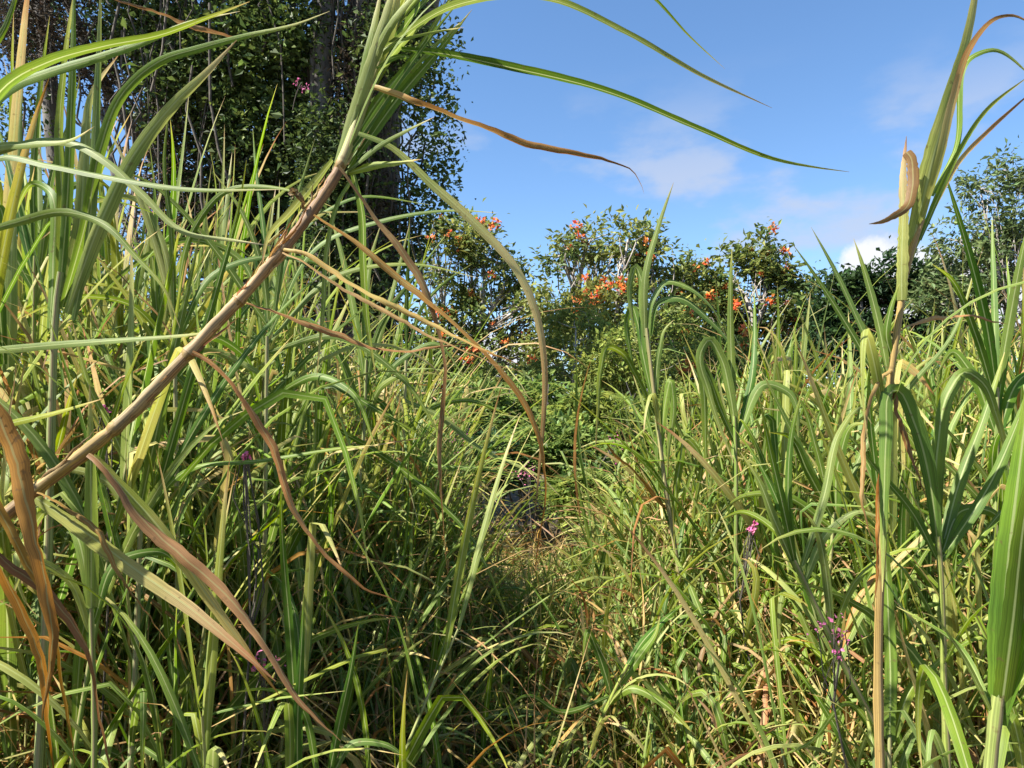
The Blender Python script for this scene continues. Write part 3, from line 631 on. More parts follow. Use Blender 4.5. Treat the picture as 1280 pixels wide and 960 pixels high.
def thatch(n, p0, p1, d0, d1):
    px = rng.uniform(p0, p1, n); d = d0 + (d1 - d0) * rng.random(n) ** .7; x = (px - 640) / F * d
    z = ground_z(x, d) + rng.random(n) ** 2 * .38
    dr = np.where(rng.random(n) < .2, rng.uniform(.15, .5, n), rng.uniform(.5, .95, n))
    return blades(np.stack([x, d, z], -1), rng.random(n) * 6.28, rng.uniform(.8, 1.75, n), rng.uniform(-.6, 1.1, n), rng.uniform(.7, 1.6, n), rng.uniform(.2, .75, n), rng.uniform(.005, .02, n), 5,
                  rng.uniform(.3, .7, n), np.where(rng.random(n) < .3, rng.normal(size=n) * 1.2, 0), rng.normal(size=n) * 1.5, rng.normal(size=n) * .5, rng.uniform(0, .5, n), dr, None, rng.random(n), rng.normal(size=n) * .7, .2)
def straws(n, p0, p1, d0, d1):
    px = rng.uniform(p0, p1, n); d = d0 + (d1 - d0) * rng.random(n) ** .8; x = (px - 640) / F * d
    f = np.interp(px, [300, 450, 800, 1000], [.75, .45, .45, .7]) * np.clip((d - 2.2) / 2.0, .35, 1)
    z = ground_z(x, d) + np.maximum(.3, topz(px, d)) * f * rng.random(n)
    return blades(np.stack([x, d, z], -1), rng.random(n) * 6.28, rng.uniform(.5, 1.7, n), rng.uniform(-.3, .9, n), rng.uniform(.7, 1.6, n), rng.uniform(.4, 1.2, n), rng.uniform(.005, .012, n), 6,
                  rng.uniform(.3, .7, n), np.where(rng.random(n) < .3, rng.normal(size=n) * 1.2, 0), rng.normal(size=n) * 1.2, rng.normal(size=n) * .5, rng.uniform(.2, .7, n), rng.uniform(.45, .74, n), None, rng.random(n), rng.normal(size=n) * .4, .1)
def litter(n, p0, p1, d0, d1):
    px = rng.uniform(p0, p1, n); d = d0 + (d1 - d0) * rng.random(n) ** .8; x = (px - 640) / F * d
    f = np.interp(px, [250, 450, 900, 1100], [.5, .3, .3, .42])
    z = ground_z(x, d) + f * 1.3 * rng.random(n) ** 1.3
    dr = np.where(rng.random(n) < .5, rng.uniform(.0, .3, n), rng.uniform(.55, 1.0, n))
    return blades(np.stack([x, d, z], -1), rng.random(n) * 6.28, rng.uniform(.2, 1.7, n), rng.uniform(-.2, 1.8, n), rng.uniform(.7, 1.8, n), rng.uniform(.35, .95, n), rng.uniform(.014, .040, n), 9,
                  rng.uniform(.25, .7, n), np.where(rng.random(n) < .45, rng.uniform(.6, 2.2, n), 0), rng.normal(size=n) * 1.3, rng.normal(size=n) * .5, rng.uniform(.1, .6, n), dr, np.clip(dr + .15, 0, 1), rng.random(n), rng.normal(size=n) * .5, .15)
th = Acc(); th.add(*litter(1500, -60, 1340, 2.1, 4.5)); th.add(*thatch(11000, -150, 1430, 2.3, 6.5)); th.add(*thatch(2200, 480, 840, 6.0, 10.5)); th.add(*straws(2700, -100, 1380, 2.2, 6.0))
tag(link('dry_thatch', th.mesh('dry_thatch', M_BLADE)), 'matted straw and fallen dry grass leaves covering the ground', 'dead grass', kind='stuff')
n = 9000; px = rng.uniform(-100, 1400, n); d = 2.6 + 6 * rng.random(n) ** .8; x = (px - 640) / F * d
cl = np.sin(x * 2.1 + 1) * np.cos(d * 1.7) + .5 * np.sin(x * 5 + d * 3); k = cl > .15; x, d = x[k], d[k]
cen = np.stack([x, d, ground_z(x, d) + .02 + .2 * rng.random(len(x)) ** 1.5], -1)
V = leaf_cloud(cen, .06, rng.random(len(x)), .75, None, .8)
tag(link('creeper_leaves', mesh('creeper_leaves', *V, M_CREEP, False)), 'small broad creeper leaves growing low among the straw', 'creeper', kind='stuff')

# ------------------------------------------------------------------ traced plants
def leaf(o, pts, wpx, dry0=.1, dry1=None, roll=15, roll1=None, fold=.35, label=None, tear=.10, S=40, base_w=.5, name='leaf', crisp=None):
    """pts (px, py, depth); width in photo px at the mean depth"""
    d = np.mean([p[2] for p in pts]); W = wpx / F * d * .92
    ob = link(name, mesh(name, *ribbon([P(*p) for p in pts], W, roll, roll1, fold, dry0, dry1, S, None, base_w, tear, o.location, crisp), M_BLADE), o)
    if label: ob['label'] = label
    return ob
def D(pts, d0, d1=None):
    """give a list of (px, py) depths running from d0 to d1"""
    d1 = d0 if d1 is None else d1; n = len(pts)
    return [(x, y, d0 + (d1 - d0) * i / max(1, n - 1)) for i, (x, y) in enumerate(pts)]

# --- the leaning brown cane
base = np.array([-2.25, 1.15, 0.0]); base[2] = ground_z(base[0], base[1])
lc = root('leaning_cane', base, 'thick brown cane stalk leaning diagonally across the thicket', 'cane')
axis_px = [(-20, 665, 1.42), (45, 613, 1.46), (120, 556, 1.5), (232, 446, 1.57), (352, 314, 1.64), (425, 208, 1.70), (458, 120, 1.74), (492, 30, 1.80), (520, -60, 1.85)]
path = catmull([base - [0, 0, .05], base + [.25, .06, .6], base + [.75, .15, 1.1]] + [P(*q) for q in axis_px], 90)
tt = np.linspace(0, 1, 90)
kid(lc, link('stalk', mesh('stalk', *tube(path, np.interp(tt, [0, .6, .8, 1], [.0135, .012, .010, .005]), 10, .7, .4, base), M_STALK), lc))
apath = catmull([P(*q) for q in axis_px], 120)
nodes_px = [(-60, 700), (45, 613), (143, 536), (235, 443), (300, 375), (354, 312), (428, 203)]
def near(px, py):
    q = [np.linalg.norm(apath[i] - P(px, py, np.dot(apath[i] - CAM, _fw))) for i in range(120)]; return int(np.argmin(q))
ni = [near(*q) for q in nodes_px]
for a, b in zip(ni[:-1], ni[1:]):
    if b - a < 3: continue
    e = min(119, b + 1); seg = apath[a:e]; m = len(seg); t = np.linspace(0, 1, m)
    rad = .0138 - .0025 * a / 119 + .0022 * np.exp(-t * 12) - .0010 * t
    s = link('sheath', mesh('sheath', *tube(seg + rng.normal(size=3) * .001, rad * (1 + .04 * rng.normal(size=m)), 12, rng.uniform(.55, .82), rng.random(), base, .16), M_STALK), lc)
    s['label'] = 'papery brown leaf sheath wrapped round the stalk'
for a in ni[1:]:
    seg = apath[max(0, a - 1):a + 2]; seg = catmull(seg, 5)
    r = .0148 - .003 * a / 119
    link('node_ring', mesh('node_ring', *tube(seg, r * np.array([.8, 1, 1.06, 1, .8]), 12, .88, .3, base, .1), M_STALK), lc)
seg = apath[ni[-1]:]; m = len(seg)
s = link('sheath', mesh('sheath', *tube(seg, np.linspace(.0135, .009, m), 12, .3, .2, base), M_STALK), lc); s['label'] = 'yellow-green leaf sheath near the top of the stalk'
m = 14; i = rng.integers(ni[-1] - 2, 112, m)
V, Fq, U, T = blades(apath[i] - base, rng.uniform(-.6, 1.2, m), rng.uniform(.2, .6, m), rng.uniform(.1, .9, m), 1.6, rng.uniform(.3, .55, m), rng.uniform(.012, .022, m), 12, None, None, rng.normal(size=m) * .5, rng.normal(size=m) * .8, .3, rng.uniform(.05, .35, m), None, rng.random(m), 0., .1)
for k in range(m): link('leaf', mesh('leaf', V[k], strip_faces(1, 12), U[k], T[k], M_BLADE), lc)
for k in range(16):
    i = rng.integers(4, ni[-1]); j = min(119, i + rng.integers(4, 14)); sg = apath[i:j] + 0.0; t = np.linspace(0, 1, len(sg))[:, None]
    off = norm(rng.normal(size=3)); sg = sg + off * (.013 + t ** 2 * rng.uniform(.004, .03)); dr = rng.uniform(.6, 1.0)
    link('sheath_shred', mesh('sheath_shred', *ribbon(sg, rng.uniform(.006, .014), rng.uniform(-60, 60), None, .5, dr, min(1, dr + .1), 14, None, .8, .3, base), M_BLADE), lc)
BR = 'dry brown leaf hanging from the leaning stalk'
leaf(lc, D([(500, 62), (545, 66), (640, 85), (760, 115), (870, 160), (970, 200), (1010, 208), (1062, 215)], 1.78, 1.5), 17, .05, .12, -42, label='long dark green leaf reaching across the sky', tear=.12)
leaf(lc, D([(457, 107), (500, 122), (560, 147), (660, 180), (760, 200), (788, 212), (806, 240)], 1.72, 1.55), 15, .75, .95, -40, label='brown curling leaf reaching across the sky', tear=.1)
leaf(lc, D([(448, 166), (480, 178), (540, 230), (600, 285), (645, 335), (670, 390), (681, 460), (678, 540), (672, 605), (668, 650)], 1.68, 1.75), 14, .3, .95, 35, -20, label=BR)
leaf(lc, D([(424, 205), (436, 220), (470, 270), (525, 345), (550, 410), (556, 470), (545, 560), (547, 640), (552, 715)], 1.66, 1.7), 13, .85, .9, 25, 60, label=BR)
leaf(lc, D([(392, 268), (440, 300), (490, 345), (560, 400), (620, 460), (660, 515), (679, 570), (682, 610), (672, 680), (668, 722)], 1.64, 1.72), 13, .85, .92, 50, 30, label=BR)
leaf(lc, D([(354, 312), (375, 318), (440, 355), (520, 400), (590, 430), (660, 457)], 1.62, 1.55), 11, .75, .7, 30, 10, .6, label=BR)
leaf(lc, D([(354, 314), (378, 324), (445, 364), (522, 405), (592, 436), (655, 460)], 1.61, 1.56), 9, .8, .75, 45, 60, .7, label=BR)
leaf(lc, D([(308, 378), (350, 392), (420, 420), (480, 440), (540, 440), (592, 434)], 1.6, 1.7), 11, .92, .85, 45, label=BR)
leaf(lc, D([(240, 440), (262, 452), (300, 492), (340, 560), (375, 645), (420, 705), (460, 742), (508, 758)], 1.55, 1.6), 14, .9, .8, 30, 10, label=BR)
leaf(lc, D([(112, 566), (128, 582), (170, 640), (240, 710), (300, 770), (340, 830), (370, 885), (425, 937)], 1.47, 1.4), 24, .9, .75, 30, 10, .4, label=BR, tear=.15)
leaf(lc, D([(118, 570), (150, 605), (200, 660), (260, 745), (320, 830), (350, 870)], 1.47, 1.5), 22, .5, .75, 35, 0, label=BR)
leaf(lc, D([(45, 622), (100, 660), (170, 712), (240, 762), (300, 812), (345, 852)], 1.44, 1.4), 26, .3, .7, 25, 5, .4, label='long olive leaf with a brown tip under the leaning stalk')
leaf(lc, D([(45, 615), (70, 625), (110, 650), (160, 720), (215, 800)], 1.43, 1.4), 10, .95, 1., 40, label=BR)
leaf(lc, D([(378, 262), (374, 248), (366, 240), (372, 256)], 1.66, 1.62), 12, .9, 1., 10, label='short curled scrap of dry leaf on the stalk')
for pts, wd, dr, ro in (([(418, 212), (436, 160), (468, 65), (490, -10), (505, -60)], 22, .18, 20), ([(455, 112), (472, 62), (492, 25), (520, -10), (545, -40)], 16, .22, 35), ([(424, 215), (466, 135), (512, 78), (548, 22), (575, -25)], 15, .15, 20),
                        ([(436, 210), (478, 135), (530, 70), (582, 22)], 15, .2, 45), ([(446, 195), (496, 125), (546, 66), (590, 12)], 16, .1, 10), ([(452, 112), (466, 78), (496, 52), (540, 40), (580, 34)], 12, .25, 50),
                        ([(436, 216), (470, 206), (500, 203), (526, 199)], 13, .35, 30), ([(440, 212), (452, 260), (455, 330), (459, 400), (470, 470)], 15, .1, 30), ([(432, 216), (470, 185), (505, 165), (543, 146)], 9, .05, 30),
                        ([(416, 200), (396, 225), (360, 268), (338, 292), (326, 340)], 14, .15, 25), ([(440, 150), (452, 110), (462, 60), (478, -20)], 18, .2, 5), ([(430, 205), (462, 170), (500, 112), (530, 80)], 13, .12, 30),
                        ([(470, 85), (500, 70), (525, 75), (548, 62)], 8, .08, 30), ([(475, 75), (488, 30), (500, -30)], 24, .35, 0), ([(480, 60), (560, 10), (680, -2), (780, 40), (880, 96), (965, 135)], 16, .08, -40),
                        ([(500, 0), (620, -70), (760, -45), (815, -4), (862, 46), (906, 86)], 12, .1, -40), ([(440, 225), (425, 250), (410, 310), (404, 390), (396, 470)], 11, .2, 35)):
    leaf(lc, D(pts, 1.72, 1.72 + rng.normal() * .12), wd * .95, dr, dr + .12, ro, label='green leaf at the top of the leaning stalk')

# --- bent dead leaf close by at the lower left
b = np.array([-1.25, 1.2, 0.0]); b[2] = ground_z(b[0], b[1])
dl = root('dead_cane', b, 'grey-brown dead cane with withered leaves hanging low at the left edge', 'cane')
link('stalk', mesh('stalk', *tube(catmull([b - [0, 0, .05], b + [.05, 0, .8], P(-50, 470, 1.35), P(-40, 430, 1.37)], 16), .010, 8, .9, .3, b), M_STALK), dl)
leaf(dl, D([(-45, 450), (-15, 495), (5, 540), (28, 610), (50, 680), (62, 745), (70, 830), (60, 900)], 1.36, 1.3), 34, 1., .95, 20, 0, .25, tear=.15)
leaf(dl, D([(-48, 480), (-20, 600), (20, 690), (50, 750), (70, 830), (85, 960)], 1.36, 1.4), 16, .95, 1., 20)
leaf(dl, D([(-46, 500), (-30, 640), (5, 720), (45, 820), (62, 930), (70, 1010)], 1.36, 1.45), 20, .85, 1., 40)
leaf(dl, D([(-48, 620), (0, 690), (60, 740), (105, 800), (130, 900), (150, 1000)], 1.36, 1.5), 16, .9, 1., 30, 60)

def traced(name, label, bpx, bd, stalk, r, leaves, sdry=.2, cat='cane', group=None, low=6):
    b = G(bpx, bd); o = root(name, b, label, cat, group)
    if stalk:
        p = catmull([b - [0, 0, .05]] + [P(*q) for q in stalk], 30); rad = np.linspace(r * 1.1, r * .6, 30); rad[3::5] *= 1.15
        link('stalk', mesh('stalk', *tube(p, rad, 9, sdry, rng.random(), b), M_STALK), o)
    for L in leaves:
        pts, wd = L[0], L[1]; kw = L[2] if len(L) > 2 else {}
        dd = kw.pop('d', None)
        d_ = stalk[-1][2] if stalk else bd
        leaf(o, D(pts, *(dd if dd else (d_, d_ + rng.normal() * .12))) if len(pts[0]) == 2 else pts, wd, **kw)
    if stalk:
        m = low; i = rng.integers(4, 24, m); az = rng.random(m) * 6.28
        V, Fq, U, T = blades(p[i] - b, az, rng.uniform(.15, .6, m), rng.uniform(.6, 2.2, m), rng.uniform(1, 2, m), rng.uniform(.45, .8, m), rng.uniform(.018, .032, m), 12, rng.uniform(.35, .6, m), np.where(rng.random(m) < .4, 1.6, 0.), rng.normal(size=m) * .6, 0., .3, rng.uniform(0, .4, m), None, rng.random(m), rng.normal(size=m) * .3, .1)
        f1 = strip_faces(1, 12)
        for k in range(m): link('leaf', mesh('leaf', V[k], f1, U[k], T[k], M_BLADE), o)
    return o
Y = dict
# --- tall bright canes at the left
traced('tall_cane', 'tallest bright green cane at the left, its leaves running out of the picture', 62, 2.0, [(60, 700, 2.0), (66, 480, 2.0), (70, 390, 2.0), (76, 340, 2.0)], .014, [
    ([(74, 372), (84, 250), (90, 100), (93, -40)], 15, Y(dry0=.12, roll=10)), ([(70, 385), (78, 260), (74, 170), (82, 70), (96, -30)], 14, Y(dry0=.2, roll=-25)),
    ([(80, 372), (100, 280), (106, 190), (116, 115), (150, 66)], 18, Y(dry0=.28, roll=-10)), ([(78, 384), (108, 275), (124, 190), (152, 118), (200, 76), (250, 60), (310, 44), (370, 30), (412, 14)], 17, Y(dry0=.2, roll=-20, roll1=40, d=(2.0, 1.8))),
    ([(84, 392), (128, 272), (168, 192), (215, 132), (262, 86), (296, 50)], 27, Y(dry0=.22, roll=25, tear=.06)), ([(296, 50), (240, 32), (190, 18), (128, -4)], 9, Y(dry0=.85, roll=30, label='bent brown leaf rib', base_w=.9, d=(2.0, 1.9))),
    ([(92, 400), (110, 300), (118, 180), (124, 40), (126, -30)], 15, Y(dry0=.08, roll=20)), ([(62, 410), (66, 330), (62, 240), (40, 230), (10, 290)], 16, Y(dry0=.2, roll=20))], .15)
traced('tall_cane', 'cane whose long arching leaves cross the upper left corner', -60, 1.9, [(-60, 700, 1.9), (-58, 400, 1.9), (-50, 250, 1.9)], .014, [
    ([(-50, 250), (-30, 160), (10, 105), (60, 78), (130, 58), (200, 44), (260, 22), (312, 2)], 20, Y(dry0=.12, roll=-30, d=(1.9, 1.7))), ([(-50, 260), (-20, 140), (15, 108), (60, 90), (120, 72), (180, 52), (235, 28), (300, 14)], 18, Y(dry0=.2, roll=40, d=(1.9, 1.8))),
    ([(-50, 230), (0, 197), (60, 206), (130, 220), (230, 236), (350, 237)], 13, Y(dry0=.05, roll=40, d=(1.9, 1.7))), ([(-50, 220), (-10, 185), (40, 180), (90, 174), (118, 158)], 14, Y(dry0=.35, roll=40)),
    ([(-30, 200), (50, 176), (95, 180), (130, 200), (175, 240), (230, 290), (290, 300), (345, 308)], 14, Y(dry0=.15, roll=20, d=(1.9, 1.75))), ([(-50, 300), (20, 278), (80, 265), (130, 280), (170, 320), (205, 360), (225, 410)], 13, Y(dry0=.15, roll=15, d=(1.9, 1.75))),
    ([(-50, 440), (0, 437), (80, 430), (160, 424), (240, 418), (272, 413)], 13, Y(dry0=.1, roll=25, d=(1.9, 1.6))), ([(-50, 545), (0, 532), (60, 518), (130, 498)], 12, Y(dry0=.4, roll=30, d=(1.9, 1.7))), ([(-50, 100), (0, 45), (20, -5), (30, -40)], 10, Y(dry0=.1, roll=10))], .2)
traced('tall_cane', 'slender cane with upright spear leaves against the dark crown at the left', 40, 2.6, [(40, 700, 2.6), (42, 450, 2.6), (44, 320, 2.6)], .011, [
    ([(44, 330), (42, 200), (50, 110), (62, 20)], 11, Y(dry0=.08, roll=10)), ([(40, 340), (20, 250), (8, 200), (-5, 150)], 13, Y(dry0=.05, roll=20)), ([(42, 350), (30, 280), (25, 180), (28, 100)], 9, Y(dry0=.05)), ([(46, 340), (70, 200), (90, 140), (100, 95)], 9, Y(dry0=.05)),
    ([(40, 360), (10, 300), (0, 260), (-20, 330)], 15, Y(dry0=.15)), ([(48, 350), (70, 250), (100, 230), (120, 300)], 13, Y(dry0=.15)), ([(44, 380), (60, 300), (64, 250), (60, 240)], 12, Y(dry0=.2))], .1)
traced('green_cane', 'cane with two straight parallel leaves beneath the leaning stalk', 170, 2.0, [(172, 760, 2.0), (176, 640, 2.0)], .010, [
    ([(174, 640), (200, 520), (228, 390), (252, 285)], 15, Y(dry0=.12, roll=5, base_w=.8)), ([(190, 640), (236, 480), (272, 355), (300, 250), (308, 200)], 15, Y(dry0=.1, roll=20, base_w=.8)), ([(176, 650), (150, 560), (110, 480), (90, 400)], 14, Y(dry0=.3, roll=20)),
    ([(180, 660), (230, 560), (300, 450), (380, 360), (420, 330)], 13, Y(dry0=.05, roll=30)), ([(174, 670), (130, 600), (60, 590), (20, 640)], 14, Y(dry0=.25)), ([(178, 650), (230, 590), (330, 575), (430, 560), (470, 556)], 9, Y(dry0=.2, roll=30))], .1)
traced('green_cane', 'bright yellow-green upright leaf shoot under the leaning stalk', 118, 1.75, [(118, 900, 1.75), (114, 760, 1.75)], .009, [
    ([(114, 760), (114, 640), (113, 560), (112, 480)], 20, Y(dry0=.3, roll=5, base_w=.85)), ([(114, 760), (90, 660), (60, 640), (20, 720)], 17, Y(dry0=.25)), ([(116, 780), (150, 700), (200, 690), (240, 740)], 15, Y(dry0=.15)), ([(112, 790), (80, 720), (40, 700), (10, 760)], 13, Y(dry0=.3))], .1)
traced('green_cane', 'cane with bright vertical leaves in front of the dark vine-covered trunk', 440, 3.2, [(448, 620, 3.2), (456, 520, 3.2), (458, 450, 3.2)], .011, [
    ([(458, 450), (456, 390), (462, 330), (476, 280)], 11, Y(dry0=.15)), ([(455, 470), (440, 380), (425, 310), (410, 260)], 12, Y(dry0=.2)), ([(458, 480), (480, 400), (500, 330), (512, 280)], 9, Y(dry0=.1)), ([(452, 520), (420, 440), (380, 400), (340, 440)], 12, Y(dry0=.1)),
    ([(456, 520), (500, 450), (545, 430), (580, 470)], 11, Y(dry0=.1)), ([(456, 500), (470, 420), (530, 330), (560, 290)], 8, Y(dry0=.05)), ([(454, 540), (480, 480), (500, 470), (520, 520)], 11, Y(dry0=.2))], .1)
traced('green_cane', 'thin pale-stemmed cane standing just before the gap', 500, 3.6, [(500, 700, 3.6), (504, 560, 3.6), (508, 440, 3.6)], .010, [
    ([(508, 440), (508, 380), (510, 330), (512, 270)], 7, Y(dry0=.1)), ([(508, 450), (530, 380), (560, 350), (590, 330)], 7, Y(dry0=.1)), ([(504, 540), (540, 510), (580, 500), (640, 520)], 9, Y(dry0=.15)), ([(504, 560), (470, 500), (440, 500), (400, 560)], 9, Y(dry0=.1)),
    ([(506, 500), (550, 520), (600, 560), (680, 600), (700, 620)], 10, Y(dry0=.15, roll=30)), ([(504, 560), (540, 580), (600, 585), (660, 600)], 8, Y(dry0=.2, roll=40))], .2)
traced('green_cane', 'cane with long level leaves crossing behind the middle of the leaning stalk', 330, 2.5, [(330, 760, 2.5), (332, 560, 2.5), (334, 420, 2.5)], .010, [
    ([(330, 430), (300, 325), (240, 300), (150, 345), (90, 420)], 11, Y(dry0=.12)), ([(335, 420), (400, 305), (480, 275), (570, 263), (622, 266)], 10, Y(dry0=.08, roll=40)), ([(333, 430), (420, 345), (520, 330), (600, 348)], 10, Y(dry0=.15, roll=40)), ([(333, 405), (250, 290), (185, 228), (140, 208)], 11, Y(dry0=.1, roll=25)),
    ([(335, 412), (380, 285), (440, 248), (540, 256)], 9, Y(dry0=.1, roll=40)), ([(333, 402), (330, 300), (320, 215), (316, 160)], 9, Y(dry0=.06)), ([(340, 412), (360, 285), (384, 205), (394, 172)], 9, Y(dry0=.06)), ([(336, 410), (326, 330), (300, 262), (266, 214)], 10, Y(dry0=.1)),
    ([(336, 440), (420, 420), (500, 470), (560, 560)], 11, Y(dry0=.1)), ([(332, 470), (260, 440), (200, 470), (150, 540)], 12, Y(dry0=.2)), ([(334, 500), (400, 470), (440, 490), (470, 560)], 12, Y(dry0=.15))], .15)
traced('green_cane', 'yellowish cane with drooping long leaves left of the leaning stalk', 225, 2.4, [(222, 760, 2.4), (220, 560, 2.4), (218, 400, 2.4)], .010, [
    ([(218, 400), (200, 300), (170, 250), (110, 255), (50, 300)], 12, Y(dry0=.2)), ([(218, 405), (240, 290), (280, 240), (350, 235), (420, 260)], 11, Y(dry0=.15, roll=35)), ([(218, 400), (214, 290), (205, 200), (212, 130)], 9, Y(dry0=.1)), ([(219, 430), (270, 340), (350, 320), (430, 345), (470, 390)], 11, Y(dry0=.15, roll=30)),
    ([(218, 440), (160, 380), (90, 372), (20, 400)], 11, Y(dry0=.2, roll=30)), ([(219, 410), (200, 330), (150, 190), (130, 150)], 10, Y(dry0=.25)), ([(220, 470), (260, 420), (300, 440), (330, 520)], 13, Y(dry0=.2))], .2)
# --- right side
traced('tall_cane', 'tall brown-stemmed cane rising alone against the sky at the right', 1098, 1.85, [(1098, 800, 1.85), (1104, 640, 1.85), (1112, 480, 1.85), (1122, 410, 1.85), (1138, 315, 1.85), (1152, 275, 1.85)], .0125, [
    ([(1136, 325), (1148, 275), (1168, 192), (1192, 112), (1210, 50), (1222, -20), (1228, -70)], 28, Y(dry0=.42, roll=-35, label='broad olive leaf standing up against the sky', base_w=.6, d=(1.85, 1.8))),
    ([(1146, 290), (1172, 212), (1192, 125), (1212, 62), (1238, 28), (1264, 20), (1300, 36)], 15, Y(dry0=.3, dry1=.95, roll=-35)), ([(1164, 245), (1192, 190), (1216, 70), (1240, 62), (1300, 104)], 12, Y(dry0=.2, roll=40)),
    ([(1150, 300), (1176, 240), (1200, 190), (1232, 140), (1290, 92)], 12, Y(dry0=.2, dry1=.4, roll=-40)), ([(1144, 310), (1174, 248), (1202, 200), (1236, 164), (1300, 106)], 11, Y(dry0=.5, dry1=1., roll=-40)),
    ([(1127, 375), (1127, 320), (1129, 260), (1129, 215), (1133, 170)], 19, Y(dry0=.25, dry1=.5, roll=15, base_w=.8, label='upright olive leaf with ragged edges', tear=.25, S=50, d=(1.84, 1.83))),
    ([(1133, 190), (1138, 196), (1141, 215), (1140, 238), (1134, 258), (1118, 270), (1100, 278), (1086, 280)], 17, Y(dry0=1.1, dry1=1.2, roll=5, base_w=.8, crisp=False, label='dark brown dried leaf tip folded down', tear=.2, S=50, d=(1.825, 1.79))),
    ([(1116, 450), (1108, 420), (1112, 390), (1124, 355)], 12, Y(dry0=.12)), ([(1110, 470), (1098, 405), (1084, 350), (1067, 298)], 13, Y(dry0=.08, roll=15)), ([(1108, 480), (1070, 395), (1042, 335), (1014, 284)], 10, Y(dry0=.05, roll=15)), ([(1106, 490), (1062, 412), (1026, 355), (990, 304)], 10, Y(dry0=.05, roll=15)),
    ([(1122, 414), (1160, 396), (1210, 390), (1258, 402)], 8, Y(dry0=.75, roll=40)), ([(1118, 458), (1102, 478), (1083, 540), (1078, 600), (1083, 660), (1096, 704)], 10, Y(dry0=.75, dry1=.95, roll=25, label='brown leaf curling down beside the stem')),
    ([(1114, 470), (1122, 510), (1135, 560), (1150, 620)], 11, Y(dry0=1., roll=30)), ([(1108, 560), (1100, 620), (1096, 680), (1092, 760)], 9, Y(dry0=1., roll=20))], .75)
traced('green_cane', 'cane with a broad pale leaf folded over beside the brown stem', 1178, 1.9, [(1180, 860, 1.9), (1176, 720, 1.9), (1172, 670, 1.9)], .011, [
    ([(1172, 680), (1162, 600), (1144, 532), (1122, 488), (1112, 492), (1108, 540), (1105, 620), (1103, 740)], 24, Y(dry0=.12, roll=20, roll1=0, label='broad leaf sharply folded over', d=(1.9, 1.75))), ([(1170, 680), (1172, 560), (1186, 490), (1206, 465), (1228, 478), (1246, 520), (1264, 590)], 22, Y(dry0=.15, roll=15)),
    ([(1174, 700), (1200, 600), (1230, 520), (1256, 440)], 18, Y(dry0=.12)), ([(1176, 700), (1240, 600), (1275, 520), (1300, 450)], 18, Y(dry0=.12)), ([(1172, 700), (1140, 640), (1090, 580), (1060, 540)], 13, Y(dry0=.1, roll=30)), ([(1178, 690), (1200, 640), (1240, 640), (1270, 700)], 18, Y(dry0=.2))], .2)
traced('green_cane', 'thick bright green shoot with pale sheath at the lower right edge', 1236, 1.3, [(1238, 960, 1.3), (1244, 900, 1.3), (1248, 870, 1.3)], .017, [
    ([(1246, 905), (1254, 790), (1262, 690), (1276, 570), (1292, 440)], 42, Y(dry0=.2, roll=5, base_w=.6)), ([(1248, 890), (1270, 800), (1292, 720), (1330, 600)], 40, Y(dry0=.2, roll=20, base_w=.6)), ([(1250, 900), (1266, 780), (1282, 640), (1310, 500)], 30, Y(dry0=.12, roll=-15, base_w=.7)),
    ([(1240, 885), (1200, 810), (1160, 780), (1120, 758)], 9, Y(dry0=.2, roll=30)), ([(1244, 900), (1190, 800), (1165, 770), (1150, 765)], 8, Y(dry0=.15, roll=30))], .1)
traced('green_cane', 'shoot slanting up and away to the left beside the pink sprig', 1112, 2.2, [(1100, 925, 2.2), (1050, 822, 2.2), (1004, 725, 2.2), (992, 700, 2.2)], .013, [
    ([(996, 715), (966, 645), (948, 600), (925, 565)], 14, Y(dry0=.1)), ([(994, 705), (978, 630), (962, 560), (950, 500)], 14, Y(dry0=.12)), ([(992, 700), (985, 620), (990, 540), (1005, 480)], 12, Y(dry0=.1)), ([(1000, 715), (965, 660), (930, 640), (900, 650)], 11, Y(dry0=.2)),
    ([(1004, 730), (1040, 660), (1070, 640), (1110, 650)], 13, Y(dry0=.15)), ([(1000, 715), (1030, 620), (1050, 540), (1075, 510), (1090, 530)], 13, Y(dry0=.15))], .05)
traced('green_cane', 'single straight pale leaf standing upright below the brown stem', 1112, 2.1, [(1112, 960, 2.1), (1112, 920, 2.1)], .008, [
    ([(1112, 925), (1113, 850), (1110, 760), (1106, 640), (1108, 600)], 18, Y(dry0=.15, roll=10, base_w=.8)), ([(1114, 930), (1140, 860), (1165, 840), (1185, 850)], 15, Y(dry0=.2)), ([(1110, 940), (1060, 880), (1010, 930), (960, 950)], 8, Y(dry0=.3))], .2)
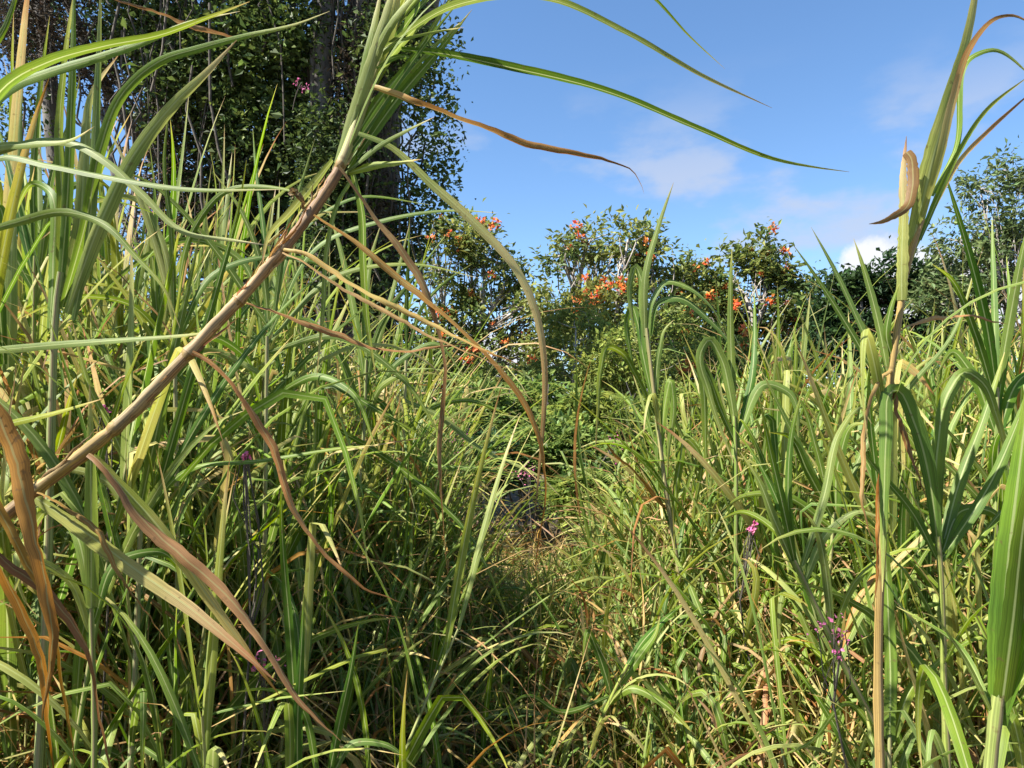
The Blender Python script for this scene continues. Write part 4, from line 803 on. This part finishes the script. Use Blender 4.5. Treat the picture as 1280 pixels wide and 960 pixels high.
traced('lone_cane', 'lone grey-green cane standing between the gap and the right-hand thicket', 856, 3.4, [(846, 700, 3.4), (832, 610, 3.4), (824, 545, 3.4), (815, 470, 3.4), (808, 410, 3.4)], .013, [
    ([(806, 420), (807, 340), (822, 285), (842, 228)], 12, Y(dry0=.05, roll=15)), ([(810, 440), (803, 380), (800, 345), (795, 334), (789, 350), (790, 395), (796, 430)], 13, Y(dry0=.1, roll=15)), ([(810, 430), (816, 372), (832, 352), (858, 358), (890, 384), (908, 418)], 11, Y(dry0=.05, roll=50)),
    ([(812, 420), (824, 376), (846, 372), (885, 398), (915, 432), (932, 462)], 13, Y(dry0=.02, roll=50)), ([(816, 500), (803, 440), (796, 400), (790, 384), (785, 396), (788, 440), (796, 480)], 12, Y(dry0=.1, roll=20)), ([(818, 520), (795, 470), (776, 440), (760, 434), (751, 462), (748, 510), (744, 570)], 10, Y(dry0=.1, dry1=.4, roll=25)),
    ([(826, 560), (832, 500), (838, 476), (842, 500), (836, 560), (834, 600)], 12, Y(dry0=.25, roll=15)), ([(818, 500), (824, 440), (832, 410), (842, 400)], 10, Y(dry0=.08)), ([(840, 660), (850, 580), (858, 548), (870, 560), (868, 640), (862, 690)], 11, Y(dry0=.3, roll=10)),
    ([(836, 640), (800, 600), (770, 570), (750, 545)], 8, Y(dry0=.9, roll=40))], .35)
traced('green_cane', 'cane with one folded bright leaf and a tall spear right of the lone cane', 918, 3.3, [(920, 700, 3.3), (920, 580, 3.3), (918, 520, 3.3)], .012, [
    ([(916, 530), (914, 450), (913, 380), (915, 306)], 12, Y(dry0=.08, roll=5)), ([(922, 560), (912, 490), (900, 445), (886, 425), (877, 438), (886, 490), (906, 550), (918, 580)], 15, Y(dry0=.12, roll=10)), ([(922, 560), (900, 510), (884, 468), (876, 455), (880, 490), (882, 560), (885, 620)], 12, Y(dry0=.12, roll=15)),
    ([(924, 540), (940, 470), (943, 420), (943, 364)], 11, Y(dry0=.08, roll=10)), ([(924, 540), (960, 480), (985, 490), (1000, 560)], 14, Y(dry0=.1))], .15)
traced('green_cane', 'cane with long spreading leaves in front of the round-topped flowering tree', 1020, 3.0, [(1030, 780, 3.0), (1040, 680, 3.0), (1042, 640, 3.0)], .011, [
    ([(1042, 650), (1000, 560), (970, 500), (950, 460)], 11, Y(dry0=.1)), ([(1042, 650), (1010, 590), (985, 545), (960, 540)], 14, Y(dry0=.12)), ([(1044, 650), (1050, 570), (1070, 530), (1088, 530)], 18, Y(dry0=.15)), ([(1042, 660), (1020, 560), (1000, 500), (985, 480)], 11, Y(dry0=.1)),
    ([(1044, 660), (1080, 560), (1140, 480), (1190, 420), (1220, 330)], 9, Y(dry0=.05)), ([(1040, 660), (980, 620), (930, 620), (900, 640)], 12, Y(dry0=.25))], .1)
traced('green_cane', 'upright spear-leaved cane near the right edge below the airy tree', 1245, 2.6, [(1245, 760, 2.6), (1246, 560, 2.6), (1246, 480, 2.6)], .012, [
    ([(1246, 490), (1232, 400), (1212, 320), (1180, 212)], 15, Y(dry0=.08)), ([(1246, 500), (1243, 400), (1241, 320), (1240, 270)], 11, Y(dry0=.08)), ([(1248, 480), (1262, 400), (1275, 330), (1290, 260)], 15, Y(dry0=.12)), ([(1246, 520), (1256, 440), (1262, 380), (1258, 320)], 11, Y(dry0=.1)),
    ([(1244, 540), (1210, 460), (1192, 440), (1170, 470)], 17, Y(dry0=.15)), ([(1248, 540), (1280, 470), (1300, 460), (1320, 500)], 17, Y(dry0=.15)), ([(1244, 500), (1220, 420), (1190, 350), (1165, 330)], 12, Y(dry0=.1))], .15)
# --- foreground floor
traced('green_shoot', 'straw-coloured shoot leaning over the floor of the gap with a long pale tip', 505, 2.9, [(510, 940, 2.9), (528, 880, 2.9), (540, 850, 2.9)], .011, [
    ([(538, 855), (556, 800), (572, 740), (585, 700)], 14, Y(dry0=.3)), ([(540, 850), (570, 830), (600, 815), (632, 800)], 7, Y(dry0=.5)), ([(536, 860), (545, 790), (556, 700), (602, 660)], 10, Y(dry0=.1)), ([(530, 880), (500, 800), (470, 770), (430, 760)], 9, Y(dry0=.1))], .5)
traced('green_shoot', 'pale green shoot slanting to the right at the bottom of the gap', 735, 2.7, [(745, 920, 2.7), (765, 870, 2.7), (785, 830, 2.7)], .010, [
    ([(784, 832), (805, 800), (830, 775), (860, 750)], 12, Y(dry0=.15)), ([(770, 862), (800, 820), (820, 790), (825, 770)], 13, Y(dry0=.2)), ([(760, 880), (790, 860), (830, 880), (870, 920)], 14, Y(dry0=.15)), ([(765, 870), (745, 810), (735, 790), (728, 830)], 14, Y(dry0=.05)), ([(764, 870), (700, 890), (660, 870), (612, 905)], 8, Y(dry0=.1))], .15)
traced('green_shoot', 'bluish green broad-leaved shoot at the bottom centre', 738, 3.1, [(740, 900, 3.1), (738, 870, 3.1)], .008, [
    ([(738, 880), (736, 830), (732, 800), (728, 775)], 16, Y(dry0=.0)), ([(738, 885), (722, 850), (715, 830), (718, 900)], 15, Y(dry0=.02)), ([(740, 880), (760, 840), (772, 850), (778, 900)], 13, Y(dry0=.05))], .1)
traced('green_shoot', 'upright bluish blade rising from the lower left of the gap', 408, 2.0, [(398, 1000, 2.0), (412, 960, 2.0)], .007, [
    ([(412, 965), (425, 900), (436, 850), (448, 780)], 14, Y(dry0=.0, base_w=.8)), ([(372, 990), (372, 900), (376, 820), (380, 740)], 15, Y(dry0=.05, base_w=.8)), ([(415, 970), (440, 930), (480, 930), (520, 960)], 12, Y(dry0=.1)), ([(400, 980), (360, 870), (330, 862), (290, 866)], 12, Y(dry0=.15, roll=30))], .1)

# ------------------------------------------------------------------ pink sprigs
def sprig(px, py, d, rpx, label):
    c = P(px, py, d); b = np.array([c[0] + rng.normal() * .08, c[1] + .1, 0.0]); b[2] = ground_z(b[0], b[1])
    if c[2] > 2.5: b[2] = c[2] - .4
    o = root('pink_flower_sprig', b, label, 'flower', 'pink flower sprigs'); r = rpx / F * d
    p = bent(b, c, 6, .06); link('stem', mesh('stem', *tube(p, .0025 + .0004 * d, 5, org=b), M_VINE), o)
    for k in range(5):
        e = c + rng.normal(size=3) * r * .55; q = .007 + .0012 * d
        n = 9; a = e + rng.normal(size=(n, 3)) * r * .28
        V = leaf_cloud(a, q * 1.5, rng.random(n), .2, None, .8)
        bo = link('blossom', mesh('blossom', V[0] - b, *V[1:], M_PINK, False), o)
        pp = bent(p[4], e, 4, .08); link('stem', mesh('stem', *tube(pp, .0012 + .0003 * d, 4, org=b), M_VINE), o)
for a in ((1052, 800, 2.05, 24, 'bright pink flower sprig beside the slanting shoot at the lower right'), (940, 661, 2.9, 6, 'tiny pink flower sprig low in the right-hand canes'), (570, 565, 6.6, 13, 'pink flower spray left of the gap at the foot of the dark tree'),
          (766, 557, 8.2, 12, 'pink flower spray on the shrub below the white trunks'), (660, 588, 7.3, 14, 'dusky pink flower spray in the middle of the gap'), (330, 838, 2.1, 15, 'shaded pink flower sprig low behind the dry leaves at the left'),
          (306, 570, 2.1, 7, 'small pink flower sprig just under the leaning stalk'), (376, 104, 12.0, 7, 'pink flower sprig high on the vine-covered tree'), (186, 264, 11.6, 11, 'dark pink flower spray beside the left canes at the vine-covered tree'), (130, 512, 2.1, 6, 'little pink flower sprig above the lower end of the leaning stalk'), (582, 548, 7.0, 7, 'upper pink spray at the left side of the gap')):
    sprig(*a)
